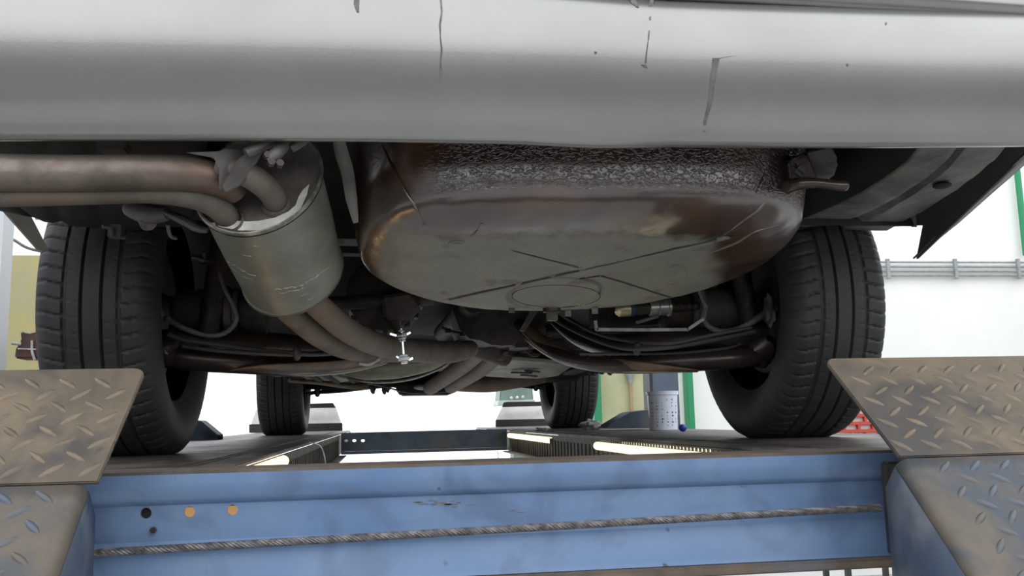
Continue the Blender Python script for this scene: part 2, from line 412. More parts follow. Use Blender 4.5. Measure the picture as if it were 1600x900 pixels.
# twisted wire rope in front of the beam
ca, cb = at(60, 869, YB-.02), at(1376, 793, YB-.02)
rope = thing('wire_rope', 'twisted steel wire rope stretched across the face of the near blue crossbeam', 'cable', tuple(ca))
core = (cb-ca); L_ = core.length; ax = core.normalized(); n1 = ax.cross(V(0,0,1)).normalized(); n2 = ax.cross(n1)
for s_ in range(6):
    pts = []
    n = 420
    for i in range(n+1):
        t = i/n; a_ = 2*math.pi*(L_*t/.034+s_/6); pts.append(ca+core*t+(n1*math.cos(a_)+n2*math.sin(a_))*.0032)
    MB().tube(pts, .0019, seg=6, sub=1).build('strand', CABLE, rope)

YF = 2.5
fbeam = thing('lift_crossbeam', 'far blue grey crossbeam with three small holes below the front axle', 'beam', (0, YF, -.15))
m = MB(); hz = [at(px, 688.5, YF) for px in (541, 553.6, 567)]
hole_strip(m, -.436, .376, -.085, -.018, YF, .004, [(p.x, p.z, .009, .0065) for p in hz])
m.box((-.03, YF+.002, -.014), (.812, .006, .01)); m.box((-.03, YF+.03, -.003), (.812, .08, .014)); m.box((-.03, YF+.03, -.093), (.812, .06, .014))
m.build('web', BLUED, fbeam, recalc=False)

# ------------------------------------------------------------------ runways
def runway(x_in, x_out, label, lamps, lampm, perf):
    sg = 1 if x_out > x_in else -1
    rt = thing('lift_runway', label, 'runway', ((x_in+x_out)/2, 1.0, -.12), None)
    LZ = -.027 if sg > 0 else -.019
    Y0, Y1 = -.692, 4.1
    m = MB(); m.box(((x_in+x_out)/2+sg*.001, (Y0+Y1)/2, -.0035), (abs(x_out-x_in)-.004, Y1-Y0, .007)); m.build('deck_plate', DECK, rt, bevel=.002)
    # raised grime and lane ridges on the deck
    m = MB()
    for xo in (.06, .075): m.box((x_in+sg*xo, 1.38, .0006), (.004, 4.1, .0022))
    m.build('deck_ridge', DECK, rt)
    m = MB(); m.box((x_in+sg*.0025, (Y0+Y1)/2, -.055), (.005, Y1-Y0, .094)); m.build('inner_web', SIDE, rt)
    m = MB(); m.box((x_in-sg*.012, (-.69+2.45)/2, -.1035), (.05, 3.13, .006)); m.build('bottom_ledge', PALE, rt, bevel=.001)
    m = MB()
    k = 0; y = Y0+.3
    while y < 2.4:
        m.box((x_in-sg*.0015, y, -.062), (.006, .012, .07)); y += .055
    o = m.build('web_rib', SIDE, rt); o['kind'] = 'stuff'
    for a_, b_2 in lamps:
        MB().tube([(x_in-sg*.007, a_, LZ), (x_in-sg*.007, b_2, LZ)], .0115, seg=12).build('tube_lamp', lampm, rt)
        for yy in (a_, b_2): MB().box((x_in-sg*.004, yy, -.031), (.012, .02, .022)).build('lamp_cap', SIDE, rt)
    # perforated lip: a strip of posts with gaps, lamp light behind it
    m = MB(); a_, b_2 = perf
    for z in (-.0075, -.0165): m.box((x_in-sg*.004, (a_+b_2)/2, z), (.002, b_2-a_, .003))
    y = a_
    while y < b_2: m.box((x_in-sg*.004, y, -.012), (.002, .011, .008)); y += .022
    o = m.build('perforated_strip', DECK, rt); o['kind'] = 'stuff'
    lb = MB(); lb.box((x_in-sg*.0012, (a_+b_2)/2, -.012), (.0012, (b_2-a_)*.75, .006)); lb.build('strip_light', lampm, rt)
    m = MB(); m.box((x_out, (Y0+Y1)/2, -.05), (.006, Y1-Y0, .1)); m.build('outer_web', BLUED, rt)
    return rt
rl = runway(-.445, -1.03, 'left dark runway carrying the two left tyres, orange lamp under its edge', [(-.60, -.05)], ORNG, (-.68, -.62))
rr = runway(.385, .95, 'right dark runway carrying the two right tyres, yellow lamps under its edge', [(-.43, .58), (1.32, 2.42)], WARM, (-.45, .45))

# ------------------------------------------------------------------ tread plate ramps
def lugs(m, org, du, dv, nn, W, H, mask=None, seed=1):
    rnd = random.Random(seed); st = .040
    i = 0; v = .012
    while v < H-.008:
        u = .012+(st/2 if i % 2 else 0); j = 0
        while u < W-.01:
            if mask is None or mask(u, v):
                an = R(38) if (i % 2) else R(-42); an += rnd.uniform(-.12, .12)
                a1 = du*math.cos(an)+dv*math.sin(an); a2 = -du*math.sin(an)+dv*math.cos(an)
                c = org+du*u+dv*v
                vs = []
                for rr_, hh in ((1, 0), (.75, .7), (.3, 1)):
                    for k in range(10):
                        t = 2*math.pi*k/10
                        vs.append(c+a1*(.0145*rr_*math.cos(t))+a2*(.0042*rr_*math.sin(t)*(1-.3*math.cos(t)**2))+nn*(.0018*hh))
                fs = [(r_*10+k, r_*10+(k+1)%10, (r_+1)*10+(k+1)%10, (r_+1)*10+k) for r_ in range(2) for k in range(10)]+[tuple(range(20,30))]
                m.add(vs, fs)
            u += st
        v += st*.5; i += 1

FLB = mat('scuffed_dark_blue', (.035,.065,.12), (.06,.075,.10), .45, .1, 10, .5, bump=.2, c3=(.12,.13,.15), scale3=9)
def ramp(x_in, sg, label, y_hinge):
    rt = thing('approach_ramp', label, 'ramp', (x_in+sg*.28, y_hinge, 0), None)
    H = V(x_in, y_hinge, .001); W = .62
    du = V(sg, 0, 0); up = V(0, .13, .128); Lu = .185; up.normalize()
    nrm = V(0, -up.z, up.y)         # faces the camera and up
    # upper stop plate with rounded inner corner
    out = [H, H+du*W, H+du*W+up*Lu]
    topin = H+up*Lu-du*.006*0
    slant = -.012 if sg < 0 else -.02
    r_ = .014
    for k in range(7):
        t = R(90*k/6); out.append(topin+du*(slant+r_-r_*math.sin(t))+up*(-r_+r_*math.cos(t)))
    out = [p+du*0 for p in out]
    m = MB(); m.plate(out, -nrm*.006); m.build('stop_plate', TAN, rt, bevel=.0012)
    m = MB(); lugs(m, H+up*.006+nrm*0, du, up, nrm, W, Lu-.008, None, 3); o = m.build('tread_lugs', LUG, rt); o['kind'] = 'stuff'
    # lower ramp plate, rounded over into a side flange
    dn = V(0, -.12, -.110).normalized(); Ld = .30
    nd = V(0, dn.z, -dn.y); 
    H2 = H+dn*.004-nd*.002
    edge = -.012 if sg < 0 else .0
    rows = []; frows = []
    nseg = 14
    for i in range(nseg+1):
        v = Ld*i/nseg
        x_off = (-.004 if sg > 0 else .010)
        row = []; base = H2+dn*v
        for u in (W, .4, .2, .1, .05, .02): row.append(base+du*(u+x_off))
        rr_ = .012
        for k in range(1, 7):
            t = R(90*k/6); row.append(base+du*(x_off+.014-rr_*math.sin(t))+nd*(-rr_+rr_*math.cos(t)))
        rows.append(row)
        fl = .035+1.1*v; last = row[-1]; frows.append([last+nd*.001, last-nd*fl*.5, last-nd*fl])
    MB().grid(frows).build('side_flange', FLB, rt, solid=.005)
    m = MB(); m.grid(rows); m.build('ramp_plate', GREYT, rt, solid=.005, smooth=60)
    m = MB(); lugs(m, H2+dn*.004+du*.036+nd*.0025, du, dn, nd, W-.04, Ld-.01, None, 5)
    o = m.build('tread_lugs', LUGB, rt); o['kind'] = 'stuff'
    MB().tube([H+V(sg*.035,.006,-.012), H+V(sg*W,.006,-.012)], .008, seg=12).build('hinge_pin', RUST, rt)
    for q in (.05, .19, .33, .47): MB().tube([H+V(sg*q,.006,-.012), H+V(sg*(q+.07),.006,-.012)], .0105, seg=12).build('hinge_knuckle', RUST, rt)
    return rt
ramp(-.537, -1, 'left rust brown tread plate ramp in the foreground corner', -.95)
ramp(.392, 1, 'right rust brown tread plate ramp in the foreground corner', -.95)

# far wheel stops and small things on the runways
def far_stop(pts_top, pts_face, pts_base, y, label):
    pts_base = [V(p.x, p.y, max(p.z, .002)) for p in pts_base]
    c = sum((Vector(p) for p in pts_face), Vector())/len(pts_face)
    rt = thing('wheel_stop', label, 'wheel stop', (c.x, y, 0))
    MB().plate(pts_face, (0,.012,0)).build('face_plate', PALE2, rt, bevel=.002)
    MB().plate(pts_top, (0,.03,0)).build('top_lip', BLK, rt, bevel=.002)
    MB().plate(pts_base, (0,.03,0)).build('base_strip', BLK, rt, bevel=.002)
    return rt
y = 3.75
far_stop([at(470,631,y), at(520,629.5,y), at(525,637,y), at(470,638,y)], [at(392,663,y+.01), at(400,640,y+.10), at(470,637,y+.10), at(525,636,y+.10), at(534,663,y+.01)],
         [at(389,681,y), at(389,663,y), at(535,661,y), at(535,677,y)], y, 'wheel stop standing beyond the front left tyre')
far_stop([at(787,629,y), at(792,628,y), at(862,627,y), at(862,634,y), at(785,636,y)], [at(775,656,y+.01), at(785,635,y+.10), at(870,633,y+.10), at(880,655,y+.01)],
         [at(775,673,y), at(775,656,y), at(880,654,y), at(880,671,y)], y, 'wheel stop standing beyond the front right tyre')
def wedge(l, pts, th, label, fold=None):
    o = MB().plate(pts, th).build('wheel_chock', BLUED, bevel=.003); tag(o, label, 'chock'); return o
y = 1.6
wedge('w', [atz(262,690,0), atz(341,686.5,0), at(341,680,y), at(313,657,y), at(290,656,y), at(262,668,y)], (0,.12,0), 'blue grey wheel chock beside the inner bottom of the rear left tyre')
y = 1.5
wedge('w', [at(948,670,y), at(952,664,y), at(985,644,y), at(1016,640,y), at(1016,669,y)], (0,.14,0), 'blue grey folded wheel chock left of the printed plastic tub')
# printed plastic tub
c = at(1037, 672, 1.3); rt = thing('plastic_tub', 'clear white plastic tub with dark printed marks on the right runway', 'tub', (c.x, 1.3, 0))
TUB = mat('milky_plastic', (.8,.86,.93), (.72,.78,.88), .25, 0, 14)
zt2 = at(1037,613,1.3).z
rb = .052; rtp = .0575
MB().lathe((c.x,1.3,.001), (0,0,1), [(0,.0),(0,rb),(.01,rb+.001),(zt2-.012,rtp-.001),(zt2-.010,rtp+.003),(zt2,rtp+.003),(zt2,rtp-.002),(.01,rb-.003),(.008,0)], seg=40).build('body', TUB, rt)
INK = mat('navy_print', (.05,.07,.12), None, .5)
m = MB(); rnd = random.Random(4)
for col_ in range(7):
    a0 = R(-90+(-62+col_*20.5))
    rows_ = [.018+.0118*k for k in range(9)]
    for z in rows_:
        if rnd.random() < .25: continue
        rz = rb+(rtp-rb)*z/zt2+.0008
        n_ = rnd.randint(1,3)
        for q in range(n_):
            a_ = a0+q*.05; w_ = rnd.uniform(.010,.03)
            h_ = rnd.uniform(.0012,.0035)
            pp = [(c.x+math.cos(a_+k*w_)*rz, 1.3+math.sin(a_+k*w_)*rz, z+dz_*h_) for dz_ in (-1,1) for k in (-1,1)]
            m.add(pp, [(0,1,3,2)])
o = m.build('printed_marks', INK, rt, smooth=0)
for k in range(4):
    z = zt2*(.25+.2*k)
MB().lathe((c.x,1.3,zt2+.0005), (0,0,1), [(0,rtp+.004),(.003,rtp+.004),(.003,rtp-.002),(0,rtp-.002)], seg=40).build('rim', TUB, rt)
p = atz(1067, 674, 0.0); tag(MB().ball((p.x, p.y, .012), .014, (1,1,.9)).build('blue_cap', mat('bright_blue_plastic', (.03,.05,.4), None, .4)), 'small blue plastic cap on the runway beside the printed tub', 'cap')
p = atz(925, 671.5, 0); tag(MB().ball((p.x, p.y, .02), .045, (1.1,.8,.45), rough=.6).build('crumpled_rag', mat('pale_rag', (.45,.45,.43), (.3,.3,.29), .8, 0, 30)), 'pale crumpled rag lying beside the front right tyre', 'rag')
p = atz(846, 674, 0); tag(MB().ball((p.x, p.y, .007), .012, (1.8,1,.7), rough=.8).build('debris_lump', mat('grey_debris', (.3,.27,.24), None, .8)), 'small grey lump of debris left of the front right tyre', 'debris')
# thin wire hanging from the left runway
y = -.2
tag(MB().tube([at(484,692,y+.6), at(500,696,y+.4), at(507,712,y+.2), at(509,730,y), at(509,745,y-.1), at(470,742,y-.3)], .0012, seg=6).build('thin_wire', ARM), 'thin dark wire dangling from the inner edge of the left runway', 'wire')
tag(MB().tube([at(777,705,2.2), at(779,712,2.2), at(777,724,2.2)], .0018, seg=6).build('thin_string', ARM), 'short thin string dangling below the far right end of the far crossbeam', 'string')

# ------------------------------------------------------------------ the car
car = thing('car', 'silver car seen from behind and below, standing on the two lift runways', 'car', (0, 1.3, 0))
HW = .84
# -- rear bumper: profile swept across the car, bowed in plan
BP = [(-0.8, 0.436), (-0.826, 0.4265), (-0.834, 0.4262), (-0.838, 0.43), (-0.841, 0.434), (-0.8504, 0.446), (-0.8578, 0.46), (-0.8653, 0.478), (-0.8731, 0.5), (-0.8792, 0.52), (-0.8842, 0.54), (-0.8859, 0.552), (-0.8859, 0.56), (-0.885, 0.568), (-0.8827, 0.58), (-0.8773, 0.6), (-0.87, 0.62), (-0.8605, 0.638), (-0.8504, 0.65), (-0.8, 0.6540000000000001)]
def ktop(x): return .70+.32*min(1, max(0, (.15-x)/.45))
def bump_pt(x, t):
    i = min(int(t), len(BP)-2); q = t-i
    y = BP[i][0]*(1-q)+BP[i+1][0]*q; z = BP[i][1]*(1-q)+BP[i+1][1]*q
    ax = abs(x-.02)
    if z > .576: z = .576+(z-.576)*ktop(x)
    y += .035*(x-.02)**2
    z += .006*max(0, x)**2*6 + (0 if i > 5 else -.0035*max(0, 1-abs(x-.06)/.10)**.7*(1 if i < 5 else 0))
    z += -.0030*max(0, -x-.25)*3 if i <= 6 else 0
    if ax > .76:
        k = (ax-.76)/.12; y += .12*k*k
    return V(x, y, z)
xs = [-.88+1.76*i/120 for i in range(121)]
m = MB(); m.grid([[bump_pt(x, t/2) for t in range(0, 2*(len(BP)-1)+1)] for x in xs])
bumper = m.build('rear_bumper', SILVER, car, smooth=60, solid=.003)
def bsurf(px, py, off=.0026):
    """point on the bumper skin for a spot seen in the photograph (march along the sight line)"""
    best = None
    for i in range(0, 400):
        y = -.98+.0006*i; p = at(px, py, y)
        bt = None
        for t10 in range(20, 170, 1):
            q = bump_pt(p.x, t10/10)
            d = abs(q.z-p.z)
            if bt is None or d < bt[0]: bt = (d, q)
        if p.y >= bt[1].y: return V(p.x, p.y-off, p.z)
    return at(px, py, -.89)
def streak(pts, ws, name='drip_stain', mt=None):
    P = [bsurf(a, b) for a, b in pts]; rows = []
    rnd = random.Random(int(pts[0][0]))
    for p, w_ in zip(P, ws): rows.append([p-V(w_*rnd.uniform(.4,.6),0,0), p+V(w_*rnd.uniform(.4,.6),0,0)])
    m = MB(); m.grid(rows); m.build(name, mt or STAINM, bumper, smooth=0)
STAINM = mat('grey_drip', (.15,.15,.145), (.10,.10,.10), .5, .3, 60)
streak([(688,-5),(690,20),(687,40),(688,60),(690,80),(688,100),(689,118)], [.003,.002,.003,.0016,.003,.002,.003])
streak([(684,121),(687,127)], [.007,.005])
streak([(1019,-5),(1016,10),(1015,30),(1013,55),(1010,80),(1008,100)], [.004,.006,.002,.0018,.0014,.003])
streak([(985,-6),(990,6),(996,12)], [.006,.010,.004]); streak([(1004,102),(1009,107)], [.006,.004])
streak([(558,-6),(557,8),(559,20)], [.006,.007,.003])
for px, py in ((930,84),(1383,38),(1323,103)): streak([(px,py-2),(px,py+2)], [.003,.002])
streak([(1152,88),(1138,89.5),(1124,92)], [.001,.002,.004], 'crack')
streak([(1124,92),(1118,92),(1113,125),(1108,160),(1101,190),(1099,207)], [.004,.009,.008,.007,.005,.004], 'crack')
# body above the bumper, separated by a shut line
m = MB()
m.grid([[V(x, -.862+.035*x*x+(0 if abs(x) < .76 else .12*((abs(x)-.76)/.12)**2)+dy, z-(.1-min(z,.74)+.64)*0-(1.02-ktop(x))*.074*max(0,min(1,(.9-z)/.2))) for dy, z in ((.06,.652),(.006,.656),(-.006,.662),(-.010,.674),(-.006,.76),(.01,.9),(.04,.96),(.10,.985))] for x in xs])
m.build('boot_panel', SILVER, car, smooth=60, solid=.003)
# body sides with wheel arches
def side_poly(sg):
    pts = []
    pts += [(-.62,.50)] if 0 else []
    p = [(-.34,.60)]
    for cy in (0, 2.6):
        for k in range(19):
            t = R(180-k*10); 
            if cy == 0 and k < 2: continue
            p.append((cy-.36*-math.cos(t)*-1, .30+.36*math.sin(t)) if 0 else (cy+.36*math.cos(t), .30+.36*math.sin(t)))
        if cy == 0: p += [(.37,.285),(2.2,.285)]
    p += [(3.0,.25),(3.35,.30),(3.42,.5),(3.38,.72),(2.9,.84),(2.35,.92),(1.75,1.3),(.75,1.36),(.2,1.30),(-.25,1.02),(-.72,1.0),(-.76,.62)]
    return [V(sg*HW*(1-.10*max(0,z-.9)/.5), y, z) for y, z in p]
for sg in (-1, 1):
    m = MB(); m.plate(side_poly(sg), (-sg*.012, 0, 0)); o = m.build('body_side', SILVER, car, smooth=25)
    m = MB(); o2 = m.plate([V(sg*.79,.85,.93),V(sg*.775,1.0,1.24),V(sg*.775,1.7,1.24),V(sg*.79,2.15,.96)], (sg*.045,0,.0)); o2.build('side_window', BLK, car)
# roof, bonnet, boot lid, screens
m = MB(); prof = [(-.70,.985),(-.27,1.02),(.2,1.29),(.75,1.36),(1.75,1.31),(2.35,.93),(2.9,.85),(3.36,.73),(3.42,.5),(3.34,.3)]
m.grid([[V(x*.98, y, z-.03*(x/.84)**2) for y, z in prof] for x in [(-.84+.12*i) for i in range(15)]])
m.build('roof_and_bonnet', SILVER, car, smooth=30, solid=.006)
m = MB(); m.grid([[V(x, y, z-.03*(x/.84)**2+.012) for y, z in ((1.8,1.29),(2.28,.985))] for x in (-.68,-.3,.3,.68)]); m.build('windscreen', BLK, car)
m = MB(); m.grid([[V(x, y, z-.03*(x/.84)**2+.012) for y, z in ((-.18,1.07),(.17,1.28))] for x in (-.64,-.3,.3,.64)]); m.build('rear_screen', BLK, car)
# underbody
def sheet(y0, y1, x0, x1, zf, nx, ny, amp=.004):
    rows = []
    for j in range(ny+1):
        y = y0+(y1-y0)*j/ny; rows.append([V(x0+(x1-x0)*i/nx, y, zf(x0+(x1-x0)*i/nx, y)+amp*noise.noise(V(i*.7, j*.7, 3))) for i in range(nx+1)])
    return rows
def zfl(x, y):
    if y < -.3: z = .60
    elif y < .25: z = .60-.0*(y+.3)
    elif y < .5: z = .60-(y-.25)/.25*.24
    else: z = .36
    if abs(x) < .13 and y > .4: z += .10
    z += .008*(1 if int((x+2)/.07) % 2 else 0)
    return z
m = MB(); m.grid(sheet(-.81, 2.3, -.83, .83, zfl, 84, 80)); m.build('floor_pan', UNDER, car, smooth=40, solid=.004)
m = MB(); m.grid(sheet(2.3, 3.35, -.83, .83, lambda x, y: .52, 10, 10)); m.build('engine_bay_tray', UNDER, car, solid=.004)
for sg in (-1, 1):      # sills
    m = MB(); m.bar((sg*.76,.42,.335), (sg*.76,2.2,.335), .12, .09); m.build('sill', UNDER, car, bevel=.01)
for sg in (-1, 1):      # wheel arch liners
    for cy in (0, 2.6):
        rows = []
        for i in range(25):
            t = R(18+i*142/24)
            rows.append([V(sg*x, cy+.365*math.cos(t), .30+.365*math.sin(t)) for x in (.50,.56,.7,.83)])
        MB().grid(rows).build('arch_liner', UNDER, car, solid=.004)
        out = [V(sg*.50, cy+.365*math.cos(R(t)), .30+.365*math.sin(R(t))) for t in range(20, 165, 12)]
        MB().plate(out, (sg*.004,0,0)).build('inner_wing', UNDER, car)

# -- bumper side ends
m = MB(); m.plate([at(1640,212,-.66), at(1600,243,-.60), at(1431,405,-.33), at(1441,352,-.33), at(1393,354,-.27), at(1372,330,-.27), at(1520,190,-.58), at(1600,170,-.66)], (.006,.0,.0)); lab(m.build('bumper_end', BLK, car, bevel=.001), 'dark inner face of the right bumper end')
m = MB(); 
A = [(1427,404,-.328),(1480,352,-.41),(1540,298,-.50),(1610,232,-.62)]; B = [(1434,398,-.335),(1497,348,-.42),(1560,292,-.51),(1640,222,-.64)]
m.grid([[at(*a), at(*b)] for a, b in zip(A, B)]); lab(m.build('bumper_end_lip', SILVER, car, solid=.004), 'pale lower lip of the right bumper end')
m = MB(); m.plate([at(78,393,-.30), at(62,391,-.31), at(2,322,-.40), at(-30,290,-.46), at(20,280,-.42)], (-.006,0,0)); m.build('bumper_end', mat('pale_lip', (.30,.28,.25), (.22,.21,.19), .5), car, bevel=.001)

# -- boxed panel behind the right rear wheel
def bil(q, u, v):
    a = q[0]*(1-u)+q[1]*u; b = q[3]*(1-u)+q[2]*u; return a*(1-v)+b*v
rows = []
edgeL = [(1150,196,-.78),(1148,225,-.74),(1120,262,-.62),(1060,305,-.52),(1215,352,-.27)]
LFT = [at(1150,190,-.80), at(1143,225,-.74), at(1085,270,-.62), at(1180,338,-.36), at(1215,352,-.27)]
LFT = [at(1150,190,-.80), at(1148,228,-.72), at(1120,268,-.60), at(1262,318,-.36), at(1238,348,-.28)]
LFT = [at(1440,190,-.80), at(1436,225,-.72), at(1395,268,-.58), at(1310,318,-.42), at(1215,355,-.28)]
MID = [at(1500,190,-.81), at(1497,225,-.73), at(1448,275,-.60), at(1372,322,-.42), at(1300,352,-.29)]
MD2 = [at(1516,190,-.80), at(1510,228,-.725), at(1460,280,-.595), at(1385,328,-.415), at(1318,357,-.285)]
RGT = [at(1575,190,-.80), at(1568,230,-.72), at(1520,275,-.60), at(1455,320,-.42), at(1385,359,-.30)]
def crv(L, n=20):
    out = []
    for i in range(n+1):
        t = i/n*(len(L)-1); k = min(int(t), len(L)-2); q = t-k
        p0, p1, p2, p3 = L[max(k-1,0)], L[k], L[k+1], L[min(k+2,len(L)-1)]
        out.append(0.5*((2*p1)+(p2-p0)*q+(2*p0-5*p1+4*p2-p3)*q*q+(3*p1-p0-3*p2+p3)*q**3))
    return out
C4 = [crv(l) for l in (LFT, MID, MD2, RGT)]
rows = []
for a, b, c, d in zip(*C4):
    row = []
    for i in range(8): row.append(a.lerp(b, i/8))
    row.append(b+V(0,0,.0)); row.append(b.lerp(c,.35)+V(0,0,.008)); row.append(c.lerp(b,.35)+V(0,0,.008))
    for i in range(8): row.append(c.lerp(d, i/7))
    row.append(d+V(.02,0,.05))
    rows.append([p+V(0,0,.0025*noise.noise(p*30)) for p in row])
qp = MB().grid(rows).build('quarter_underpanel', DUSTY, car, smooth=60, solid=.004)
MB().grid([[rows[i][0], rows[i][0]+V(-.03,.02,.12)] for i in range(len(rows))]).build('panel_flange', UNDER, qp, solid=.003)
p = at(1472,290,-.58); MB().ball(p, .016, (1,1,.35)).build('drain_plug', UNDER, qp)
p = at(1312,368,-.26); MB().box(p, (.026,.02,.02)).build('bolt_head', ARM, car, bevel=.003)

# -- dark panel behind the left rear wheel
C4 = [crv(l) for l in ([at(-90,190,-.80), at(-80,240,-.70), at(-60,290,-.55), at(-20,322,-.44), at(40,332,-.38)], [at(40,190,-.80), at(45,240,-.70), at(50,290,-.55), at(60,330,-.42), at(70,347,-.34)],
     [at(160,190,-.80), at(160,240,-.68), at(160,300,-.50), at(165,335,-.38), at(170,358,-.30)], [at(330,190,-.80), at(320,240,-.66), at(310,300,-.48), at(300,335,-.36), at(290,352,-.28)])]
rows = []
for a, b, c, d in zip(*C4):
    row = [a.lerp(b, i/8) for i in range(8)]+[b.lerp(c, i/8) for i in range(8)]+[c.lerp(d, i/8) for i in range(9)]
    rows.append([p+V(0,0,.003*noise.noise(p*30)+(.006 if k % 5 == 0 else 0)) for k, p in enumerate(row)])
MB().grid(rows).build('quarter_underpanel', UNDER, car, smooth=60, solid=.004)

# -- fuel tank
TC = (.098, -.455); HX, HY = .372, .272; NEXP = 2.8
def ztk(x, y): return .271+.195*(-.25-y)+.025*max(0, (x-.1))**1*.6
def on_tank(px, py):
    lo, hi = -1.0, -.1
    for _ in range(40):
        mid = (lo+hi)/2; p = at(px, py, mid)
        if p.z-ztk(p.x, p.y) > 0: hi = mid
        else: lo = mid
    return at(px, py, lo)
ribs = [(on_tank(a,b), on_tank(c,d), w_, dp) for a,b,c,d,w_,dp in (
    (700,468,910,422,.006,.0085),(910,422,1135,372,.006,.0085),(800,392,905,418,.004,.0055),(905,436,938,431,.0045,.006),(938,431,1050,466,.0045,.006))]
cc = on_tank(868, 461); rad = (on_tank(940,461)-on_tank(798,461)).length/2
def sdist(p, a, b):
    ab = (b-a).to_2d(); ap = (p-a).to_2d(); t = max(0, min(1, ap.dot(ab)/ab.dot(ab))); return (ap-ab*t).length
NA, = (420,)
prof = []
for i in range(1, 90): prof.append((.70*i/89, 0.0))
for i in range(1, 22):
    t = R(78*i/21); prof.append((.70+.30*math.sin(t), .036*(1-math.cos(t))))
prof += [(1.000,.0385),(1.0066,.0485),(1.0122,.0585),(1.017,.0685),(1.0208,.0785),(1.0235,.0885),(1.025,.10),(1.026,.13),(1.026,.17),(1.026,.22),(1.026,.27)]
rows = []
for rr_, dz_ in prof:
    row = []
    for k in range(NA):
        a_ = 2*math.pi*k/NA; ca_, sa_ = math.cos(a_), math.sin(a_)
        ex = NEXP
        q = (abs(ca_)**ex+abs(sa_)**ex)**(-1/ex)
        x = TC[0]+HX*q*ca_*rr_; y = TC[1]+HY*q*sa_*rr_
        # front (far) side narrows
        fy = max(0, (y-TC[1])/HY); x = TC[0]-.0+(x-TC[0])*(1-.30*fy**1.7)*(1.06 if ca_ > 0 else 1)
        z = ztk(x, y)+dz_*(1+.5*max(0, ca_)**2)
        p = V(x, y, z)
        if dz_ < .03:
            for a, b, w_, dp in ribs:
                d = sdist(p, a, b)
                if d < w_*2: p.z += dp*max(0, 1-(d/w_)**2) if d < w_ else 0
            d = (p-cc).to_2d().length; g = abs(d-rad)
            if g < .006: p.z += .006*(1-(g/.006)**2)
            if d < rad*.5: p.z -= .002*max(0,1-(d/(rad*.5))**4)
        # soft dents and folds
        p.z += .004*noise.noise(V(x*7, y*7, 1))+.0012*noise.noise(V(x*30, y*30, 5))
        p.y += .0025*noise.noise(V(x*6, z*8, 9))*min(1, dz_*20)
        rows_p = p
        row.append(p)
    rows.append(row)
mt = MB(); mt.v = []; mt.grid(rows, True)
n0 = len(mt.v); mt.v.append((TC[0], TC[1], ztk(*TC)))
mt.f += [(n0, k, (k+1) % NA) for k in range(NA)]
